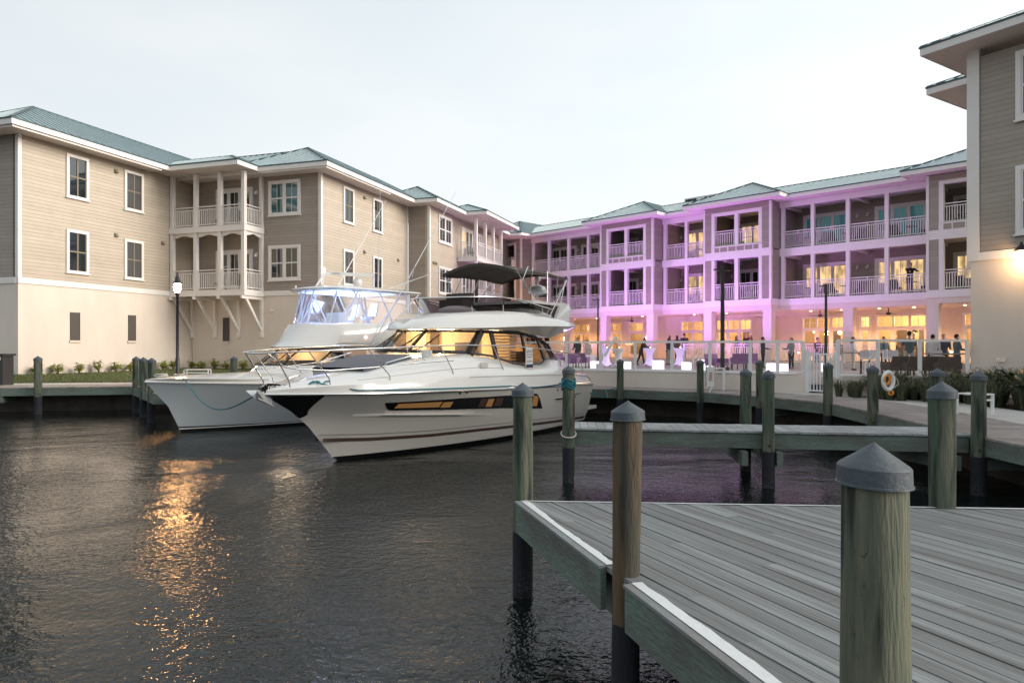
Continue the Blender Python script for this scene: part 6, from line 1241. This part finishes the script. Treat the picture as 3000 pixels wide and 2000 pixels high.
for s, d_, rz, lb, kw in ((-8.25, .35, 2.6, 'person with long fair hair and grey top standing left of the pair on the steps', dict(H_=1.66, top='cloth_grey', legs='cloth_grey', hair='hair_brown', female=True, long_hair=True, arms=((.3, .9), (.1, .2)))),
    (-7.65, .35, 2.9, 'person in black beside the one in blue jeans on the steps', dict(H_=1.66, top='cloth_black', legs='cloth_black', female=True, long_hair=True, arms=((.2, .8), (.2, .3)), stride=.15)),
    (-7.1, .3, 2.7, 'person in black shirt and blue jeans seen from behind on the steps', dict(H_=1.82, top='cloth_black', legs='cloth_jeans', arms=((.15, .2), (.4, 1.1)), stride=.18)),
    (-3.5, -.4, .5, 'person with long hair left of the three figures behind the porch balustrade', dict(H_=1.62, top='cloth_brown', legs='cloth_black', hair='hair_brown', female=True, long_hair=True)),
    (-3.0, -.9, -.2, 'person in dark shirt in the middle of the three behind the porch balustrade', dict(H_=1.8, top='cloth_black', legs='cloth_navy', arms=((.2, 1.2), (.2, 1.0)))),
    (-2.5, -.4, -1.2, 'person in rust coloured top right of the three behind the porch balustrade', dict(H_=1.64, top='cloth_rust', legs='cloth_black', hair='hair_brown', female=True, long_hair=True, arms=((.3, 1.2), (.1, .3))))):
    p = fM.P(s, d_, 1.55); person(tuple(p), rz, lb, **kw)
for px, y, z, rz, lb, kw in ((1878, 45.0, 1.23, 1.2, 'person in black stooping between the pale table and the purple column', dict(H_=1.74, top='cloth_black', legs='cloth_black', lean=.35, arms=((.5, .6), (.7, .6)), stride=.25)),
    (1957, 46.0, 1.23, 2.0, 'person in navy jacket and pale trousers beside the orange doorway', dict(H_=1.74, top='cloth_navy', legs='cloth_beige', lean=.1, arms=((.2, .9), (.2, .5)))),
    (2664, 29.6, 1.23, 2.9, 'broad person in grey-teal shirt and beige trousers seen from behind through the glass', dict(H_=1.86, top='cloth_teal', legs='cloth_beige', arms=((.2, .9), (.5, .9)), sleeve=2, stride=.2)),
    (2733, 29.5, 1.23, 2.6, 'person in white shirt and dark trousers standing behind the glass', dict(H_=1.72, top='cloth_white', legs='cloth_black', arms=((.3, 1.0), (.1, .2)))),
    (2765, 31.5, 1.23, -.4, 'person in navy between the white shirt and the teal shirt', dict(H_=1.76, top='cloth_navy', legs='cloth_black', arms=((.2, .4), (.4, 1.2)))),
    (2803, 29.0, 1.23, 1.4, 'person in dark teal shirt holding a cup near the right building', dict(H_=1.72, top='cloth_teal', legs='cloth_navy', arms=((.3, 1.2), (.4, 1.1)))),
    (1722, 44.0, 1.23, .6, 'person in a pale dress beyond the purple-lit armchairs', dict(H_=1.66, top='cloth_beige', legs='cloth_beige', female=True, long_hair=True, hair='hair_brown', arms=((.2, 1.2), (.1, .4)))),
    (1692, 46.0, 1.23, -.5, 'person in dark clothes left of the pale dress near the yacht stern', dict(H_=1.76, top='cloth_black', legs='cloth_navy', arms=((.2, .9), (.1, .3)))),
    (2235, 40.0, 1.23, 1.4, 'person in black by the left of the paired glow cubes', dict(H_=1.75, top='cloth_black', legs='cloth_black', arms=((.2, 1.2), (.1, .2)))),
    (2318, 38.0, 1.23, -1.2, 'person in grey just left of the gate fence post', dict(H_=1.68, top='cloth_grey', legs='cloth_black', female=True, long_hair=True, arms=((.3, 1.3), (.1, .3)))),
    (2395, 42.0, 1.23, .4, 'person in brown beyond the gate pickets', dict(H_=1.74, top='cloth_brown', legs='cloth_jeans', arms=((.2, .4), (.3, 1.1)))),
    (2590, 35.0, 1.23, .2, 'person in teal shirt between the two bar table candles', dict(H_=1.70, top='cloth_teal', legs='cloth_black', arms=((.3, 1.1), (.2, .9)))),
    (2500, 36.0, 1.23, 1.0, 'person in white standing by the ladder rail behind the glass', dict(H_=1.70, top='cloth_white', legs='cloth_beige', female=True, arms=((.2, .6), (.2, .4)), long_hair=True, hair='hair_brown'))):
    x, y = at(px, y); person((x, y, z), rz, lb, **kw)
# ================================================================= planting
rnd = random.Random(21)
mb = MB(); lawn = []
la, lbk = [(-24, 27.6), (-18.6, 28.9), (-15.5, 29.3), (-12, 31.8), (-8.4, 34.2)], [(-24.5, 29.6), (-20.9, 30.35), (-18.2, 38.4), (-17.6, 39.8), (-10.0, 37.0)]
n = 22; rows = []
for i in range(n+1):
    u = i/n*(len(la)-1); k = min(int(u), len(la)-2); f = u-k; A, B = Vector(la[k]).lerp(Vector(la[k+1]), f), Vector(lbk[k]).lerp(Vector(lbk[k+1]), f)
    rows.append([(*A.lerp(B, j/8), .955+.26*(j/8)**.8+rnd.uniform(-.008, .008)) for j in range(9)])
mb.rings(rows, closed=False); props(mb.build('lawn', M['lawn_ground']), kind='structure')
mb = MB()
for _ in range(26000):
    i = rnd.random()*n; j = rnd.random()*8; a, b = int(i), int(j); p = Vector(rows[a][b]).lerp(Vector(rows[min(a+1, n)][b]), i-a).lerp(Vector(rows[a][min(b+1, 8)]).lerp(Vector(rows[min(a+1, n)][min(b+1, 8)]), i-a), j-b); q = rnd.random()*6.28; h = rnd.uniform(.03, .075); w_ = .012
    mb.add([p+Vector((w_*math.cos(q), w_*math.sin(q), 0)), p-Vector((w_*math.cos(q), w_*math.sin(q), 0)), p+Vector((rnd.uniform(-.03, .03), rnd.uniform(-.03, .03), h))], [(0, 1, 2)])
props(mb.build('grass', M['grass_blade']), 'short green lawn grass between the boardwalk and the tan building', 'grass', kind='stuff')
def leafy(name, loc, label, cat, group, n, size, spread, hgt, m, seed, lw=.35, stems=7, up_=.4):
    r_ = random.Random(seed); t = thing(name, loc, label, cat, group); st_, lf = MB(), MB()
    tips = []
    for k in range(stems): a_ = r_.random()*6.28; q = Vector((spread*r_.uniform(.2, 1)*math.cos(a_), spread*r_.uniform(.2, 1)*math.sin(a_), hgt*r_.uniform(.45, 1))); st_.tube([(0, 0, 0), tuple(q*.5+Vector((0, 0, .04))), tuple(q)], [.012, .009, .005], 5); tips.append(q)
    for _ in range(n):
        q = r_.choice(tips)*r_.uniform(.45, 1.05); d = Vector((r_.uniform(-1, 1), r_.uniform(-1, 1), r_.uniform(-up_*.5, 1)*up_*2)).normalized(); l = size*r_.uniform(.6, 1.2); s_ = d.cross(Vector((0, 0, 1))).normalized()*l*lw/2; e = q+d*l-Vector((0, 0, l*.25)); mid = q+d*l*.5
        lf.add([q, mid+s_, e, mid-s_], [(0, 1, 2, 3)])
    st_.build('stems', M['stem'], t); lf.build('leaves', M[m], t); return t
cs = [(106, 'behind the lone pile at the far left'), (168, 'first clear of the lone pile at the far left'), (232, 'under the first louvred vent'), (290, 'between the two louvred vents'), (339, 'left of the second louvred vent'), (383, 'just left of the three clustered piles'), (477, 'just right of the three clustered piles'), (508, 'half hidden by the street lamp post'), (559, 'first right of the street lamp'), (588, 'under the second balcony bracket'), (627, 'under the third louvred vent'), (664, 'left of the lone pile above the boat foredeck'), (711, 'right of the lone pile above the boat foredeck'), (752, 'rightmost, against the bow rail of the yacht')]
for i, (px, wh_) in enumerate(cs):
    r_ = (px-1500)/2075
    if px < 540: o_, d_ = Vector((-21.2, 30.4)), Vector((.316, .949)); o_ = o_+Vector((.949, -.316))*.4
    else: o_, d_ = Vector((-18.05, 39.85)), Vector((.949, -.316)); o_ = o_-Vector((.316, .949))*.6
    k = (r_*o_.y-o_.x)/(d_.x-r_*d_.y); p = o_+d_*k; sc = 1 if px < 540 else 1.05
    leafy('croton_shrub', (p.x, p.y, 1.16), 'yellow-green croton shrub '+wh_, 'shrub', 'croton shrubs along the wall', 150, .20*sc, .26*sc, .50*sc*rnd.uniform(.85, 1.15), 'croton_leaf', i+50, .38, 9)
# ornamental grasses and bird-of-paradise leaves along the right wall
mb = MB()
for _ in range(105):
    u = rnd.random(); v_ = rnd.random(); x0 = 9.75+u*2.9; y0 = 21.2-u*5.6; cx = x0+v_*(1.1+u*2.6); cy = y0+v_*(.5+u*2.0); sz = rnd.uniform(.75, 1.25)*(1+max(0, cx-10.8)*.17)
    for k in range(130):
        a_ = rnd.random()*6.28; l = rnd.uniform(.3, .75)*sz; w_ = .009; d = Vector((math.cos(a_), math.sin(a_), 0)); p = Vector((cx, cy, .93))+d*rnd.random()*.10; s_ = Vector((-d.y, d.x, 0))*w_; f = rnd.uniform(.15, 1)
        m1 = p+d*l*.25*f+Vector((0, 0, l*.62)); m2 = p+d*l*.55*f+Vector((0, 0, l*.80)); e = p+d*l*.95*f+Vector((0, 0, l*(.80-.3*f)))
        mb.add([p-s_, p+s_, m1+s_*.8, m1-s_*.8, m2+s_*.5, m2-s_*.5, e], [(0, 1, 2, 3), (3, 2, 4, 5), (5, 4, 6)])
props(mb.build('ornamental_grass', M['tall_grass']), 'dark arching ornamental grasses along the path below the right building', 'grass', kind='stuff')
for i, (px, y, lb) in enumerate(((2822, 19.6, 'behind the near pier pile, leftmost'), (2868, 19.0, 'just right of the near pier pile'), (2905, 18.7, 'with raised leaves in front of the cream wall'), (2938, 18.4, 'with one long leaf pointing up right'), (2985, 17.4, 'tallest, at the right edge of the photograph'), (3015, 16.6, 'cut by the right edge of the photograph'))):
    x, y = at(px, y); t = thing('paradise_plant', (x, y, .9), 'dark broad leaved bird-of-paradise plant '+lb, 'plant', 'bird-of-paradise plants by the right building'); r_ = random.Random(i+5); st_, lf = MB(), MB()
    for k in range(13):
        a_ = r_.random()*6.28; l = r_.uniform(.5, 1.0)*(1.15 if i == 4 else .95); d = Vector((math.cos(a_), math.sin(a_), 0)); c0 = d*.05; c1 = d*l*.25+Vector((0, 0, l*.75)); st_.tube([tuple(c0), tuple(c1)], [.014, .008], 5); s_ = Vector((-d.y, d.x, 0)); pts = []
        L1 = [(0, .0), (.12, .055), (.28, .075), (.42, .05), (.52, .0)]
        for q, wd in L1: pts.append(c1+d*q*.7+Vector((0, 0, q*.75-q*q*.9))+s_*wd)
        for q, wd in L1[::-1][1:-1]: pts.append(c1+d*q*.7+Vector((0, 0, q*.75-q*q*.9))-s_*wd)
        lf.poly(pts)
    st_.build('stalks', M['stem'], t); lf.build('leaves', M['paradise_leaf'], t)
t = thing('path_light', (10.45, 13.9, .95), 'low pale path marker beside the stool in the dark grasses', 'path light', world=True); mb = MB(); mb.box(10.3, 10.6, 13.88, 13.95, .95, 1.0); mb.build('bar', M['sign_white'], t)
